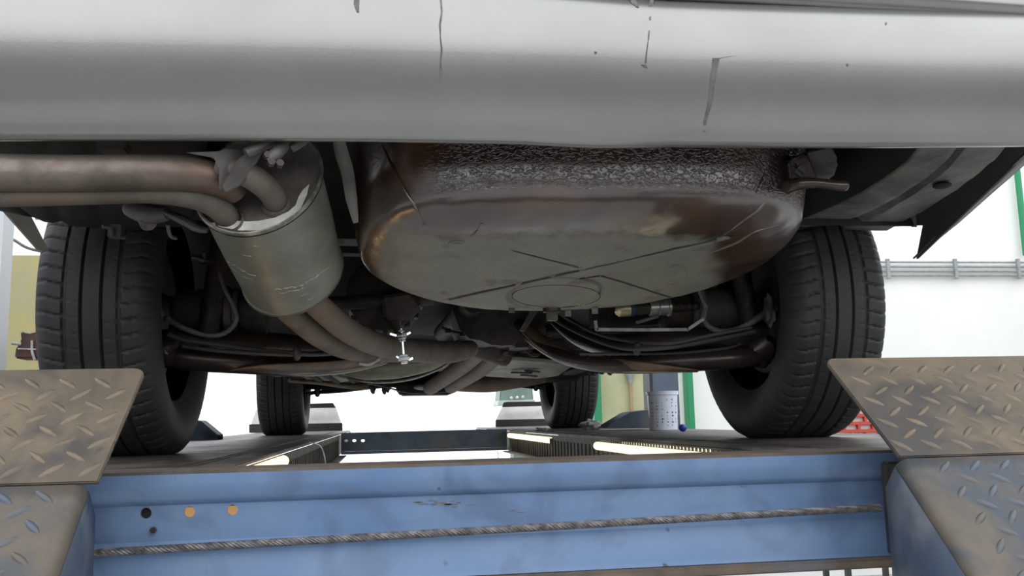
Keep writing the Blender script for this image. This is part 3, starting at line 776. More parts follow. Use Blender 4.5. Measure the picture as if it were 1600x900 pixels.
def tank_mat():
    m = bpy.data.materials.new('tank_underseal'); m.use_nodes = True; nt = m.node_tree; N = nt.nodes; L = nt.links
    b = N['Principled BSDF']; tc = N.new('ShaderNodeTexCoord')
    def nz(sc, det=5, dist=0):
        n = N.new('ShaderNodeTexNoise'); n.inputs['Scale'].default_value = sc; n.inputs['Detail'].default_value = det; n.inputs['Distortion'].default_value = dist
        L.new(tc.outputs['Object'], n.inputs['Vector']); return n.outputs[0]
    def math_(op, a, b2, c=None):
        n = N.new('ShaderNodeMath'); n.operation = op
        for i, q in enumerate((a, b2, c)):
            if q is None: continue
            if isinstance(q, (int, float)): n.inputs[i].default_value = q
            else: L.new(q, n.inputs[i])
        return n.outputs[0]
    def rng(v, a, b2, c=0, d=1):
        n = N.new('ShaderNodeMapRange'); n.inputs[1].default_value = a; n.inputs[2].default_value = b2; n.inputs[3].default_value = c; n.inputs[4].default_value = d
        n.interpolation_type = 'SMOOTHSTEP'; L.new(v, n.inputs[0]); return n.outputs[0]
    def mix(f, a, b2):
        n = N.new('ShaderNodeMix'); n.data_type = 'RGBA'; L.new(f, n.inputs[0])
        for i, q in ((6, a), (7, b2)):
            if isinstance(q, tuple): n.inputs[i].default_value = (*q, 1)
            else: L.new(q, n.inputs[i])
        return n.outputs[2]
    sp = N.new('ShaderNodeSeparateXYZ'); L.new(tc.outputs['Object'], sp.inputs[0]); x, y, z = sp.outputs
    # dust lies on the flat bottom: everything in front of the rear fold; fresh brown coating behind it
    e = math_('ADD', y, math_('MULTIPLY', math_('SUBTRACT', nz(5, 4), .5), .10))
    e = math_('ADD', e, math_('MULTIPLY', math_('SUBTRACT', nz(40, 5), .5), .05))
    fy = rng(e, -.640, -.592)
    xr = math_('ADD', x, math_('MULTIPLY', y, -.45))
    xr = math_('ADD', xr, math_('MULTIPLY', math_('SUBTRACT', nz(7, 4), .5), .10))
    fx = rng(xr, .545, .60, 1, 0)
    xl = math_('ADD', x, math_('MULTIPLY', math_('SUBTRACT', nz(6, 3), .5), .12)); fl = rng(xl, -.27, -.19)
    dust = math_('MULTIPLY', math_('MULTIPLY', fy, fx), fl)
    pat = rng(nz(16, 6), .58, .72, 1, .55); fine = rng(nz(260, 5), .38, .64)
    dust2 = math_('MULTIPLY', dust, pat)
    brown = mix(rng(nz(9), .4, .6), (.085,.040,.023), (.045,.025,.018))
    amber = mix(rng(xl, -.29, -.17, 1, 0), brown, (.15,.085,.035))
    dustc = mix(fine, (.215,.208,.172), (.275,.266,.222))
    dustc = mix(rng(nz(11,5), .42, .60), dustc, (.22,.21,.175))
    ylo = mix(rng(y, -.60, -.35), brown, amber)
    col = mix(dust2, ylo, dustc); L.new(col, b.inputs['Base Color'])
    ro = rng(dust, 0, .8, .27, .62); L.new(ro, b.inputs['Roughness'])
    b.inputs['Specular IOR Level'].default_value = .6
    L.new(rng(dust, 0, .8, 1, 0), b.inputs['Coat Weight']); b.inputs['Coat Roughness'].default_value = .2; b.inputs['Coat IOR'].default_value = 2.0
    # wrinkled skin on the steep rear face, fading downwards and to the left
    mp = N.new('ShaderNodeMapping'); mp.inputs['Scale'].default_value = (105, 105, 190); L.new(tc.outputs['Object'], mp.inputs['Vector'])
    wn = N.new('ShaderNodeTexNoise'); wn.inputs['Scale'].default_value = 1.0; wn.inputs['Detail'].default_value = 2.5; wn.inputs['Distortion'].default_value = 1.1; L.new(mp.outputs[0], wn.inputs['Vector'])
    wr = rng(wn.outputs[0], .36, .56)
    mk = math_('MULTIPLY', rng(z, .385, .405), rng(x, -.20, -.06))
    wv = math_('MULTIPLY', wr, mk)
    bp = N.new('ShaderNodeBump'); bp.inputs['Strength'].default_value = .7; bp.inputs['Distance'].default_value = .0016; L.new(wv, bp.inputs['Height'])
    fn = math_('MULTIPLY', nz(160, 4), math_('ADD', math_('MULTIPLY', dust, .8), .12))
    b2 = N.new('ShaderNodeBump'); b2.inputs['Strength'].default_value = .5; b2.inputs['Distance'].default_value = .003; L.new(fn, b2.inputs['Height']); L.new(bp.outputs[0], b2.inputs['Normal'])
    L.new(b2.outputs[0], b.inputs['Normal']); L.new(b2.outputs[0], b.inputs['Coat Normal'])
    return m
TANKM = tank_mat()
tank = mt.build('fuel_tank', TANKM, car, smooth=70)
lab(tank, 'rounded tub with cross ribs, glossy brown wrinkled rear face and dusty grey bottom')
# small pressings and folds on the tank skin
GLOSSB = mat('glossy_brown_underseal', (.05,.028,.02), (.035,.022,.018), .25, 0, 30, .5, bump=.3, coat=.4)
def tk(px, py, y): return at(px, py, y)
m = MB(); m.lathe(on_tank(862,484)+V(0,0,-.022), (0,0,1), [(0,.0),(0,.0115),(.003,.0125),(.022,.0125),(.03,.014)], seg=6); 
pl = m.build('drain_plug', mat('brass_grey_plug', (.16,.14,.11), (.08,.07,.06), .45, .4, 40), tank)
MB().lathe(on_tank(862,484)+V(0,0,-.005), (0,0,1), [(0,.0),(0,.017),(.005,.018),(.012,.018)], seg=24).build('plug_washer', ARM, tank)
for px, py in ((888,487),(800,481),(930,483)): MB().box(on_tank(px,py)+V(0,.004,-.003), (.012,.006,.012)).build('tab', DUSTY, tank)
# tow loop bar and lumps on the right rear corner
m = MB(); m.tube([at(1232,292,-.69), at(1248,287,-.72), at(1275,286,-.73), at(1300,289,-.735), at(1316,290,-.735)], [.012,.010,.0078,.0078,.0085], seg=14)
m.ball(at(1318,290,-.735), .0088); m.build('tow_bar', GLOSSB, tank)
m = MB(); m.plate([at(1258,236,-.70), at(1300,224,-.70), at(1314,250,-.70), at(1304,278,-.70), at(1262,282,-.71), at(1240,262,-.72)], (.0,.03,0)); m.build('corner_bracket', DUSTY, tank, bevel=.006)
m = MB(); m.plate([at(1232,252,-.70), at(1262,238,-.72), at(1280,280,-.725), at(1245,298,-.70), at(1238,300,-.69)], (0,.05,.01)); m.build('tow_gusset', GLOSSB, tank, bevel=.006)
from mathutils.bvhtree import BVHTree
_bt = BVHTree.FromPolygons(mt.v, mt.f)
def on_skin(px, py, off=0):
    d = (at(px, py, 0)-CAMP).normalized(); h = _bt.ray_cast(CAMP, d)
    return (h[0]-d*off) if h[0] is not None else at(px, py, -.7)
GROOVE = mat('groove_line', (.10,.092,.076), (.07,.064,.054), .8, 0, 60, .6)  # darker lines laid along the pressed ribs and ring
m = MB()
for a_, b_2, w_ in (((702,468),(905,423),.0021),((915,420),(1120,374),.0021),((802,392),(903,418),.0011),((905,436),(937,431),.0015),((939,431),(1048,465),.0012)):
    m.tube([on_skin(a_[0]+(b_2[0]-a_[0])*i/12, a_[1]+(b_2[1]-a_[1])*i/12, -.0004) for i in range(13)], w_, seg=8, sub=1)
pts = []
for i in range(41):
    t = 2*math.pi*i/40; pts.append(on_skin(869+69*math.cos(t), 462.5+17.5*math.sin(t)-.0*math.cos(t), -.0006))
m.tube(pts, .0012, seg=8, sub=1)
m.build('rib_groove', GROOVE, tank)
for pts, ws, mm in (([(1130,368),(1160,346),(1186,326),(1204,300)], [.0008,.003,.003,.001], TANKM), ([(1170,330),(1184,300),(1196,268)], [.001,.003,.001], TANKM),
                    ([(597,226),(612,258),(630,292),(648,322),(664,350)], [.001,.003,.004,.003,.001], TANKM), ([(735,371),(745,362),(752,350)], [.001,.0025,.001], TANKM),
                    ([(1110,395),(1150,380),(1180,362),(1215,352)], [.001,.002,.002,.001], TANKM)):
    C_ = crv([on_skin(*q) for q in pts], 16); n_ = len(C_)
    MB().tube(C_, [ws[min(int(i/(n_-1)*(len(ws)-1)), len(ws)-2)]*(1-(i/(n_-1)*(len(ws)-1)) % 1)+ws[min(int(i/(n_-1)*(len(ws)-1))+1, len(ws)-1)]*((i/(n_-1)*(len(ws)-1)) % 1) for i in range(n_)], seg=10, sub=1).build('skin_fold', mm, tank, smooth=80)
MB().lathe(on_tank(714,380)+V(0,0,-.001), (0,0,1), [(0,.010),(.0,.0135),(.0015,.0145),(.004,.012)], seg=24, sx=1.0).build('pressing_ring', DUSTY, tank)
MB().ball(on_tank(714,380)+V(0,0,.001), .010, (1,1,.25)).build('pressing_plug', ARM, tank)
# pale hanger strap left of the tank
m = MB(); m.tube([at(527,205,-.66), at(534,240,-.64), at(543,270,-.62), at(549,310,-.60), at(556,348,-.58)], [.008,.0105,.010,.009,.004], seg=8, flat=.3, flatdir=(0,1,0))
lab(m.build('hanger_strap', mat('pale_dirty_strap', (.2,.19,.165), (.14,.13,.115), .6), car), 'pale vertical strap left of the fuel tank')
m = MB(); m.bar(at(470,377,.0), at(640,381,.0), .02, .012); m.bar(at(470,396,.05), at(640,401,.05), .01, .006); m.build('cross_rail', PALE, car)

# -- rear silencer
MA = V(-.408, -.700, .402); MBp = V(-.388, -.405, .318)
ax = (MBp-MA).normalized(); Lm = (MBp-MA).length
R1, R2 = .092, .077
sd = V(.75, 0, .66)
def ell(r, k): return r*k
MB_ = MB()
prof = [(.004,.0915),(-.0045,.0935),(-.0045,.0965),(.0,.098),(.006,.096),(.009,.0925),(.012,.092),(Lm*.5,.0925),(Lm-.010,.090),(Lm-.008,.0925),(Lm-.001,.0935),(Lm+.003,.091),(Lm+.003,.085)]
KX = .83
# lathe: radius along sdir scaled by sx
def ov(m, prof, seg=72, close=False):
    return m.lathe(MA, ax, [(d, r*KX) for d, r in prof], seg=seg, sx=1/KX, sdir=sd, close=close)
ms = MB(); ov(ms, prof[4:11]); muf = ms.build('rear_silencer', MUF, car, smooth=50)
lab(muf, 'grey green oval rear silencer')
RIMM = mat('scuffed_seam_metal', (.4,.39,.34), (.2,.19,.16), .35, .6, 40)
ms = MB(); ov(ms, [(.004,.0915),(-.0045,.0925),(-.0045,.095),(.0,.0965),(.006,.0945)]); ms.build('seam_ring', RIMM, muf)
ms = MB(); ov(ms, [(Lm-.009,.0905),(Lm-.008,.0925),(Lm-.001,.0935),(Lm+.003,.091),(Lm+.003,.085)]); ms.build('seam_ring', RIMM, muf)
ms = MB(); ov(ms, [(.010,.0001),(.008,.05),(.008,.082),(.004,.0915)]); ms.build('end_cap', CAP, muf)
ms = MB(); ov(ms, [(Lm+.002,.0905),(Lm+.012,.06),(Lm+.014,.0001)]); ms.build('front_cap', CAP, muf)
# crescent of white coating on the end cap
N_ = (sd-ax*sd.dot(ax)).normalized(); B_ = ax.cross(N_)
def capp(px, py, off=-.001):
    d = at(px, py, 0)-CAMP; t = (MA+ax*(.006+off)-CAMP).dot(ax)/d.dot(ax); return CAMP+d*t
out = [(328,350),(345,356),(375,361),(405,361),(432,355),(455,343),(470,327),(480,305),(484,288)]
inn = [(474,297),(467,308),(462,322),(450,332),(430,341),(405,346),(388,347),(370,346),(355,349),(338,348)]
ms = MB(); ms.plate([capp(a,b) for a,b in out]+[capp(a,b) for a,b in inn], -ax*.002); ms.build('white_coating', WHITE, muf)
# scuffs on the shell
SC = mat('pale_scuff', (.42,.41,.33), (.34,.33,.27), .5, .2, 60)
def shell(px, py, off=.0006):
    d = (at(px, py, 0)-CAMP).normalized(); 
    lo = None
    for i in range(2600):
        t = .9+i*.0005; p = CAMP+d*t; q = p-MA; h = q.dot(ax)
        if h < 0 or h > Lm: continue
        a = q.dot(N_); b = q.dot(B_)
        r = math.hypot(a, b/KX)
        if r < .0925: return p-d*off
    return None
rnd = random.Random(9)
m = MB()
def scuff(pts, w0):
    P = [shell(a, b) for a, b in pts]; P = [p for p in P if p is not None]
    if len(P) < 2: return
    rows = [[p-V(0,.0,w_), p+V(0,0,w_)] for p, w_ in zip(P, [w0*rnd.uniform(.3,1) for _ in P])]
    m.grid(rows)
for pts, w_ in (([(355,408),(372,418),(388,428),(402,432)], .0016), ([(360,418),(380,432),(398,438)], .001), ([(430,452),(450,450),(470,446),(492,434),(512,418),(520,405)], .0018),
              ([(436,458),(458,455),(478,449)], .0012), ([(380,398),(395,402)], .0008), ([(480,470),(492,464)], .001), ([(470,462),(486,458)], .0008), ([(395,384),(410,386)], .0006)):
    pp = []
    for (a, b), (c_, d_) in zip(pts[:-1], pts[1:]):
        for q in range(6): pp.append((a+(c_-a)*q/6, b+(d_-b)*q/6+rnd.uniform(-1,1)))
    scuff(pp, w_)
o = m.build('scuff_marks', SC, muf, smooth=0)
# -- tail pipes
lp = MB().tube([at(-120,266,-.80), at(0,270,-.79), at(120,271,-.785), at(230,270,-.78), at(300,272,-.775), at(345,282,-.76), at(368,300,-.735)], [.0245,.0245,.0245,.0245,.0245,.023,.018], seg=28).build('tail_pipe', EXH, car, smooth=60)
lab(lp, 'thick rusty upper tail pipe')
lo = MB().tube([at(-120,305,-.775), at(0,305,-.77), at(130,302,-.765), at(230,299,-.76), at(300,306,-.755), at(338,322,-.735), at(356,340,-.705), at(362,352,-.685)], [.0155,.0155,.0155,.0160,.0175,.0175,.017,.017], seg=28).build('tail_pipe', EXH2, car, smooth=60)
lab(lo, 'thin brown lower tail pipe')
MB().tube([at(340,262,-.775), at(375,268,-.775), at(402,282,-.765), at(424,302,-.735), at(432,322,-.695)], [.017,.0175,.0175,.0172,.017], seg=28).build('inlet_elbow', EXH2, car, smooth=60)
# weld rings where pipes meet the cap
for px, py in ((431,318),(359,345)):
    p = capp(px, py, -.001); ms = MB(); ms.lathe(p, ax, [(-.006,.0175),(-.003,.0195),(.002,.0215),(.004,.0225)], seg=28); ms.build('weld_ring', CAP, muf)
# hanger bracket and clamp at the top
BR = mat('grey_bracket_steel', (.14,.13,.12), (.09,.08,.075), .5, .25, 20, .5, bump=.2, bscale=90)
m = MB(); m.plate([at(290,238,-.80), at(343,236,-.80), at(350,232,-.80), at(374,233,-.79), at(392,238,-.78), at(378,262,-.78), at(350,300,-.79), at(342,296,-.80), at(341,262,-.80), at(334,246,-.80)], (0,.004,0)); hb = m.build('hanger_bracket', BR, car, bevel=.001)
m = MB(); m.plate([at(352,300,-.80), at(346,290,-.805), at(372,248,-.81), at(398,228,-.80), at(416,226,-.79), at(402,252,-.785), at(378,288,-.79)], (0,.004,0)); m.build('brace', BR, hb, bevel=.001)
m = MB(); m.tube([at(384,240,-.81), at(402,232,-.805), at(424,222,-.80), at(446,212,-.79)], [.007,.0075,.006,.006], seg=12); m.build('arm', BR, hb)
m = MB(); m.tube([at(420,252,-.81), at(432,240,-.81), at(446,226,-.80), at(462,214,-.79)], [.0085,.009,.008,.007], seg=12); m.tube([at(455,232,-.80), at(472,222,-.80), at(484,212,-.79)], [.006,.006,.006], seg=10); m.build('clamp', BR, hb)
for px, py in ((424,254),(437,256),(418,243)): p = at(px, py, -.815); m = MB(); m.hexnut(p, (.3,-1,.2), .006, .008); m.build('nut', ARM, hb)
m = MB(); m.box(at(178,229,-.76), (.038,.03,.014)); m.build('pipe_hanger_block', BR, car, bevel=.003)
m = MB(); m.tube([at(190,214,-.78), at(222,216,-.78)], .0022, seg=8); m.build('hanger_pin', PALE, car)
# lower left rubber hanger with tube end
m = MB(); m.tube([at(205,325,-.62), at(220,330,-.64), at(240,335,-.66), at(262,333,-.67)], [.014,.016,.014,.010], seg=14); m.tube([at(262,333,-.67), at(288,345,-.68), at(308,357,-.68), at(324,360,-.68)], [.010,.0125,.0105,.007], seg=14, flat=.55, flatdir=(0,0,1)); hg = m.build('rubber_hanger', BR, car)
m = MB(); m.lathe(at(226,338,-.64), (at(238,362,-.66)-at(226,338,-.64)), [(0,.0115),(.020,.0115),(.021,.0095),(.016,.0001)], seg=20); m.build('tube_end', BR, hg)
m = MB(); m.box(at(181,362,-.42), (.022,.02,.022)); m.tube([at(160,354,-.45), at(172,356,-.44), at(176,368,-.43), at(196,371,-.42)], .004, seg=8); m.build('clip', BR, car, bevel=.002)
m = MB(); m.tube([at(262,350,-.62), at(266,368,-.60), at(275,372,-.58)], .003, seg=8); m.build('hook', BR, hg)
# inner bits by the left: hoses, bolt
m = MB(); m.tube([at(300,402,-.3), at(322,406,-.3)], .006, seg=10); m.lathe(at(322,396,-.3), (0,0,-1), [(0,.006),(.012,.006),(.014,.014),(.018,.014)], seg=16); m.build('bump_stop', ARM, car)

# -- front pipes of the silencer
pa = MB().tube([at(436,472,-.42), at(464,497,-.34), at(498,524,-.22), at(535,542,-.10), at(572,549,.02), at(606,550,.12), at(640,552,.22)], [.0215,.022,.0225,.0235,.0240,.024,.022], seg=26).build('exhaust_pipe', EXH2, car, smooth=60)
pb = MB().tube([at(478,458,-.43), at(505,485,-.37), at(540,514,-.24), at(580,535,-.10), at(625,545,.04), at(668,549,.18), at(706,550,.30), at(735,545,.42)], [.022,.0225,.0235,.0245,.0260,.0275,.028,.023], seg=26).build('exhaust_pipe', EXH2, car, smooth=60)
m = MB(); m.tube([at(612,560,.02), at(616,548,.02), at(618,540,.03)], .004, seg=8); m.tube([at(560,567,.02), at(575,569,.03), at(588,563,.03), at(594,556,.03)], .0045, seg=8); m.build('pipe_hook', PALE, car)
# zinc clamp bolt
m = MB(); y = -.10
t_, b2 = at(627,514,y), at(632,568,y)
m.tube([t_, b2], .0042, seg=12); d_ = (b2-t_).normalized()
cb_ = m.build('clamp_bolt', CHROME, car); lab(cb_, 'bright zinc plated threaded bolt')
for q, r_, h_ in ((.06,.006,.006),(.17,.012,.007),(.26,.010,.005),(.33,.0075,.006),(.78,.0095,.006),(.86,.0135,.007),(.95,.008,.008)):
    m = MB(); m.hexnut(t_.lerp(b2, q), d_, r_, h_); m.build('nut', CHROME, cb_)
m = MB(); m.box(t_.lerp(b2,.2)+V(-.018,0,.002), (.014,.010,.004), Matrix.Rotation(.3,3,'Y')); m.box(t_.lerp(b2,.18)+V(.014,0,.003), (.009,.010,.004), Matrix.Rotation(-.5,3,'Y')); m.box(t_.lerp(b2,.84)+V(-.012,0,.001), (.009,.010,.003), Matrix.Rotation(.5,3,'Y')); m.box(t_.lerp(b2,.86)+V(.014,0,-.001), (.009,.010,.004), Matrix.Rotation(-.4,3,'Y')); m.build('clamp_lug', CHROME, cb_)
# belly silencer and heat shield
m = MB(); y = .75
P = [at(500,566,y-.15), at(530,571,y), at(570,574,y), at(620,572,y), at(665,563,y), at(705,548,y), at(724,536,y)]
m.tube(P, [.03,.046,.050,.050,.047,.036,.02], seg=36, sub=8, flat=.75, flatdir=(0,0,1)); 
ms_ = m.build('centre_silencer', EXHG, car, smooth=60); lab(ms_, 'greenish grey bellied centre silencer')
m = MB(); m.tube([at(520,585,y-.02), at(580,597,y-.05), at(640,593,y-.05), at(690,574,y-.05), at(716,553,y-.03)], .004, seg=8); m.build('seam', RIMM, ms_)
# twin down pipes
for a, b, c, nm in (((752,545,.7),(722,572,1.1),(672,606,1.8),0), ((782,548,.7),(748,578,1.1),(705,604,1.8),1)):
    MB().tube([at(*a), at(*b), at(*c)], [.028,.029,.030], seg=20).build('down_pipe', PIPEB, car)
m = MB(); m.tube([at(735,540,.66), at(762,546,.7), at(790,560,.76)], [.03,.036,.025], seg=18); m.build('pipe_flange', ENGINE, car)
m = MB(); m.tube([at(700,598,1.9), at(760,600,1.9), at(800,596,1.9), at(850,588,1.9)], [.036,.037,.034,.03], seg=18); m.build('front_pipe', PIPEB, car)
m = MB(); m.plate([at(708,541,.62), at(728,536,.62), at(722,554,.60), at(712,556,.6)], (0,.006,0)); m.build('bracket_tab', BR, car)

# -- rear suspension, both sides
def arm_side(sg):
    s_ = 'R' if sg > 0 else 'L'
    if sg > 0:
        low = [(812,506,.42),(838,532,.34),(880,555,.24),(930,566,.12),(990,568,.02),(1060,565,-.04),(1130,561,-.06),(1185,556,-.06)]
        upp = [(868,500,.40),(905,528,.3),(950,540,.16),(1000,538,.05),(1070,532,-.02),(1140,528,-.05),(1195,520,-.06)]
        lr = [.018,.021,.025,.027,.028,.028,.028,.029]; ur = [.018,.024,.031,.034,.034,.032,.03]
    else:
        low = [(600,560,.34),(545,571,.26),(480,575,.14),(430,571,.04),(370,566,-.04),(310,562,-.06),(262,555,-.06)]
        upp = [(600,540,.36),(540,548,.26),(480,546,.14),(430,541,.05),(370,540,-.02),(310,534,-.05),(262,526,-.06)]
        lr = [.018,.021,.024,.027,.028,.029,.030]; ur = [.02,.027,.032,.034,.034,.032,.03]
    m = MB(); m.tube([at(*q) for q in low], lr, seg=22, sub=8, flat=.85, flatdir=(0,0,1)); a_ = m.build('trailing_arm', ARMB if 0 else ARM, car, smooth=60)
    m = MB(); m.tube([at(*q) for q in upp], ur, seg=22, sub=8, flat=.9, flatdir=(0,0,1)); m.build('upper_tube', ARM, a_, smooth=60)
    # brown dusty flange along the lower edge near the middle of the car
    if sg > 0:
        e = [(815,517,.40),(838,540,.33),(870,558,.26),(905,570,.17),(950,578,.09),(1010,581,.01),(1090,580,-.03)]
        f_ = [(826,502,.40),(852,526,.33),(884,541,.26),(915,552,.17),(955,559,.09),(1015,568,-.01),(1092,579,-.03)]
    else:
        e = [(598,566,.32),(560,575,.28),(510,581,.2),(460,583,.10),(410,581,.02),(360,580,-.02)]
        f_ = [(600,548,.30),(560,559,.25),(510,565,.17),(460,567,.08),(410,571,-.01),(358,579,-.02)]
    m = MB(); m.grid([crv([at(q[0], q[1], q[2]-.025) for q in e]), crv([at(q[0], q[1], q[2]-.045) for q in f_])]); m.build('arm_flange', ARMB, a_, solid=.004)
    m = MB(); m.tube([at(q[0], q[1], q[2]-.027) for q in e], .0028, seg=8); m.build('flange_edge', mat('pale_edge', (.3,.24,.17), None, .5, .2) , a_)
    # weld seam
    pts = [(905,553,.02),(960,553,-.0),(1050,552,-.06),(1130,545,-.075),(1160,536,-.08)] if sg > 0 else [(470,549,-.02),(400,554,-.04),(330,553,-.07),(280,548,-.08)]
    m = MB(); C = crv([at(*q) for q in pts], 60); m.tube(C, [.0026+.0016*abs(math.sin(i*1.3)) for i in range(61)], seg=8, sub=1); m.build('weld_seam', BLK, a_)
    # brake line and hand brake cable lying on the arm
    pts = [(868,500,.30),(905,520,.2),(950,538,.06),(990,545,-.04),(1050,542,-.08),(1120,530,-.09),(1180,518,-.1)] if sg > 0 else [(560,548,.1),(500,553,.0),(462,552,-.05),(400,547,-.08),(340,538,-.09),(290,531,-.1),(262,522,-.11)]
    MB().tube([at(q[0], q[1], q[2]-.03) for q in pts], .0055, seg=10).build('brake_line', BLK, a_)
    pts = [(885,496,.26),(930,520,.1),(985,533,-.02),(1050,536,-.09),(1110,524,-.1),(1175,512,-.11)] if sg > 0 else [(520,548,.05),(470,554,-.04),(420,553,-.08),(350,549,-.1),(285,541,-.1)]
    MB().tube([at(q[0], q[1], q[2]-.03) for q in pts], .0042, seg=10).build('brake_line', BLK, a_)
    c = at(996,545,-.07) if sg > 0 else at(464,552,-.08)
    MB().ball(c, .012, (.8,1,1.3)).build('cable_clip', BLK, a_)
    # bush housing at the wheel end
    c = at(1188,545,-.06) if sg > 0 else at(262,545,-.06)
    m = MB(); m.ball(c, .045, (.8,.8,.9), rough=.3); m.build('arm_end', ARM, a_)
    # drive shaft with rubber boots
    y = .02
    if sg > 0: c0, c1, c2, c3 = at(1072,482,y), at(1100,484,y), at(1188,488,y), at(1215,490,y)
    else: c0, c1, c2, c3 = at(378,486,y), at(360,488,y), at(268,488,y), at(245,490,y)
    x0, x1, x2 = c0.x, c2.x, c3.x; cz_ = c1.z
    xin = sg*.12; d1 = (c2-c1); Lb = abs(x1-x0)
    sh = MB(); sh.tube([(xin, y, .33), (x1, y, cz_)], .016, seg=16); shaft = sh.build('drive_shaft', ENGINE, car)
    prof = [(0,.030),(.004,.050),(.012,.055),(.018,.050)]
    n = 6
    for k in range(n):
        u = k/n; prof += [(.02+(Lb-.03)*u, .052-.014*u*.6), (.02+(Lb-.03)*(u+.5/n), .058-.016*u*.7), ]
    prof += [(Lb-.004,.036),(Lb,.02)]
    MB().lathe((x0, y, cz_), (sg,0,0), prof, seg=32).build('rubber_boot', SHOULDER, shaft, smooth=60)
    MB().lathe((x0-sg*.0, y, cz_), (-sg,0,0), [(0,.048),(.01,.052),(.055,.052),(.06,.04),(.062,0)], seg=32).build('joint_housing', ENGINE, shaft)
    MB().lathe((x1-sg*.02, y-.0, cz_), (sg,0,0), [(0,.02),(.01,.032),(.035,.040),(.05,.055),(.1,.06),(.1,0)], seg=28).build('hub_carrier', BR, shaft)
    # coil spring top and damper in the dark
    m = MB(); pts = []
    for i in range(150):
        a = i*.26; pts.append(V(sg*.50+.05*math.cos(a), .12+.05*math.sin(a), .30+i*.0019))
    m.tube(pts, .0065, seg=8, sub=1); m.build('coil_spring', ENGINE, car)
    MB().tube([(sg*.60,-.06,.2),(sg*.56,-.03,.58)], [.022,.022], seg=16).build('damper', ENGINE, car)
arm_side(1); arm_side(-1)
# flexible hoses by each hub
MB().tube([at(1098,455,-.08), at(1104,478,-.09), at(1101,500,-.1), at(1112,513,-.11), at(1135,518,-.12), at(1162,510,-.12), at(1180,500,-.12), at(1198,488,-.10)], [.0045,.0045,.005,.006,.006,.0062,.0075,.008], seg=12).build('flexible_hose', HOSE, car)
MB().tube([at(342,425,-.12), at(350,450,-.12), at(364,478,-.12), at(369,500,-.12), at(352,520,-.12), at(325,524,-.12), at(290,514,-.12), at(262,498,-.12)], [.0045,.0045,.005,.005,.005,.005,.0055,.0075], seg=12).build('flexible_hose', HOSE, car)
MB().ball(at(247,492,-.12), .017, (.8,.8,1.3), rough=.5).build('knuckle_casting', PALE if 0 else BR, car)
MB().ball(at(1203,487,-.12), .02, (.7,.8,1.6), rough=.5).build('knuckle_casting', BR, car)
# pale bent bracket rod
m = MB(); P = [at(930,501,-.14), at(932,515,-.14), at(1010,515.5,-.14), at(1074,515,-.14), at(1098,499,-.14), at(1103,480,-.13), at(1093,455,-.12)]
for a, b in zip(P[:-1], P[1:]): m.bar(a, b+(b-a).normalized()*.002, .006, .0065)
m.build('bent_bracket', mat('grey_bracket', (.26,.26,.265), (.18,.17,.17), .5, .2, 30), car)
# filter with gold end, blue band and bright clamp
ff = at(960,484,-.04); fe = at(1046,480,-.04); fd = (fe-ff).normalized(); Lf = (fe-ff).length
o = MB().lathe(ff, fd, [(Lf*.34,.0145),(Lf*.64,.0145)], seg=28, close=True).build('fuel_filter', ENGINE, car)
MB().lathe(ff, fd, [(0,.006),(.004,.012),(Lf*.08,.0165),(Lf*.27,.0165)], seg=28).build('gold_end', mat('gold_zinc', (.75,.62,.28), (.6,.55,.4), .3, .7, 40), o)
MB().lathe(ff, fd, [(Lf*.27,.0168),(Lf*.35,.0168)], seg=28).build('blue_band', mat('blue_band', (.03,.05,.14), None, .4), o)
MB().lathe(ff, fd, [(Lf*.62,.016),(Lf*.63,.018),(Lf*.78,.018),(Lf*.79,.0165),(Lf*.80,.018),(Lf*.95,.018),(Lf*.96,.0205),(Lf,.0205),(Lf,.012)], seg=28).build('clamp_sleeve', mat('dull_tin', (.55,.54,.5), (.4,.38,.35), .35, .7, 40), o)
m = MB(); m.tube([fe, fe+fd*.03, fe+fd*.07], [.010,.012,.008], seg=14); [m.ball(fe+fd*(.018+.014*k)+V(0,-.004,0), .0095) for k in range(4)]; m.build('hose_fitting', ENGINE, o)
m = MB(); m.tube([at(995,504,-.1), at(1028,494,-.08)], .004, seg=10); m.build('rod', HOSE, car)
m = MB(); m.plate([at(925,478,.06), at(1050,470,.06), at(1075,505,.06), at(925,512,.06)], (0,.03,0)); m.build('crossmember_plate', UNDER, car)

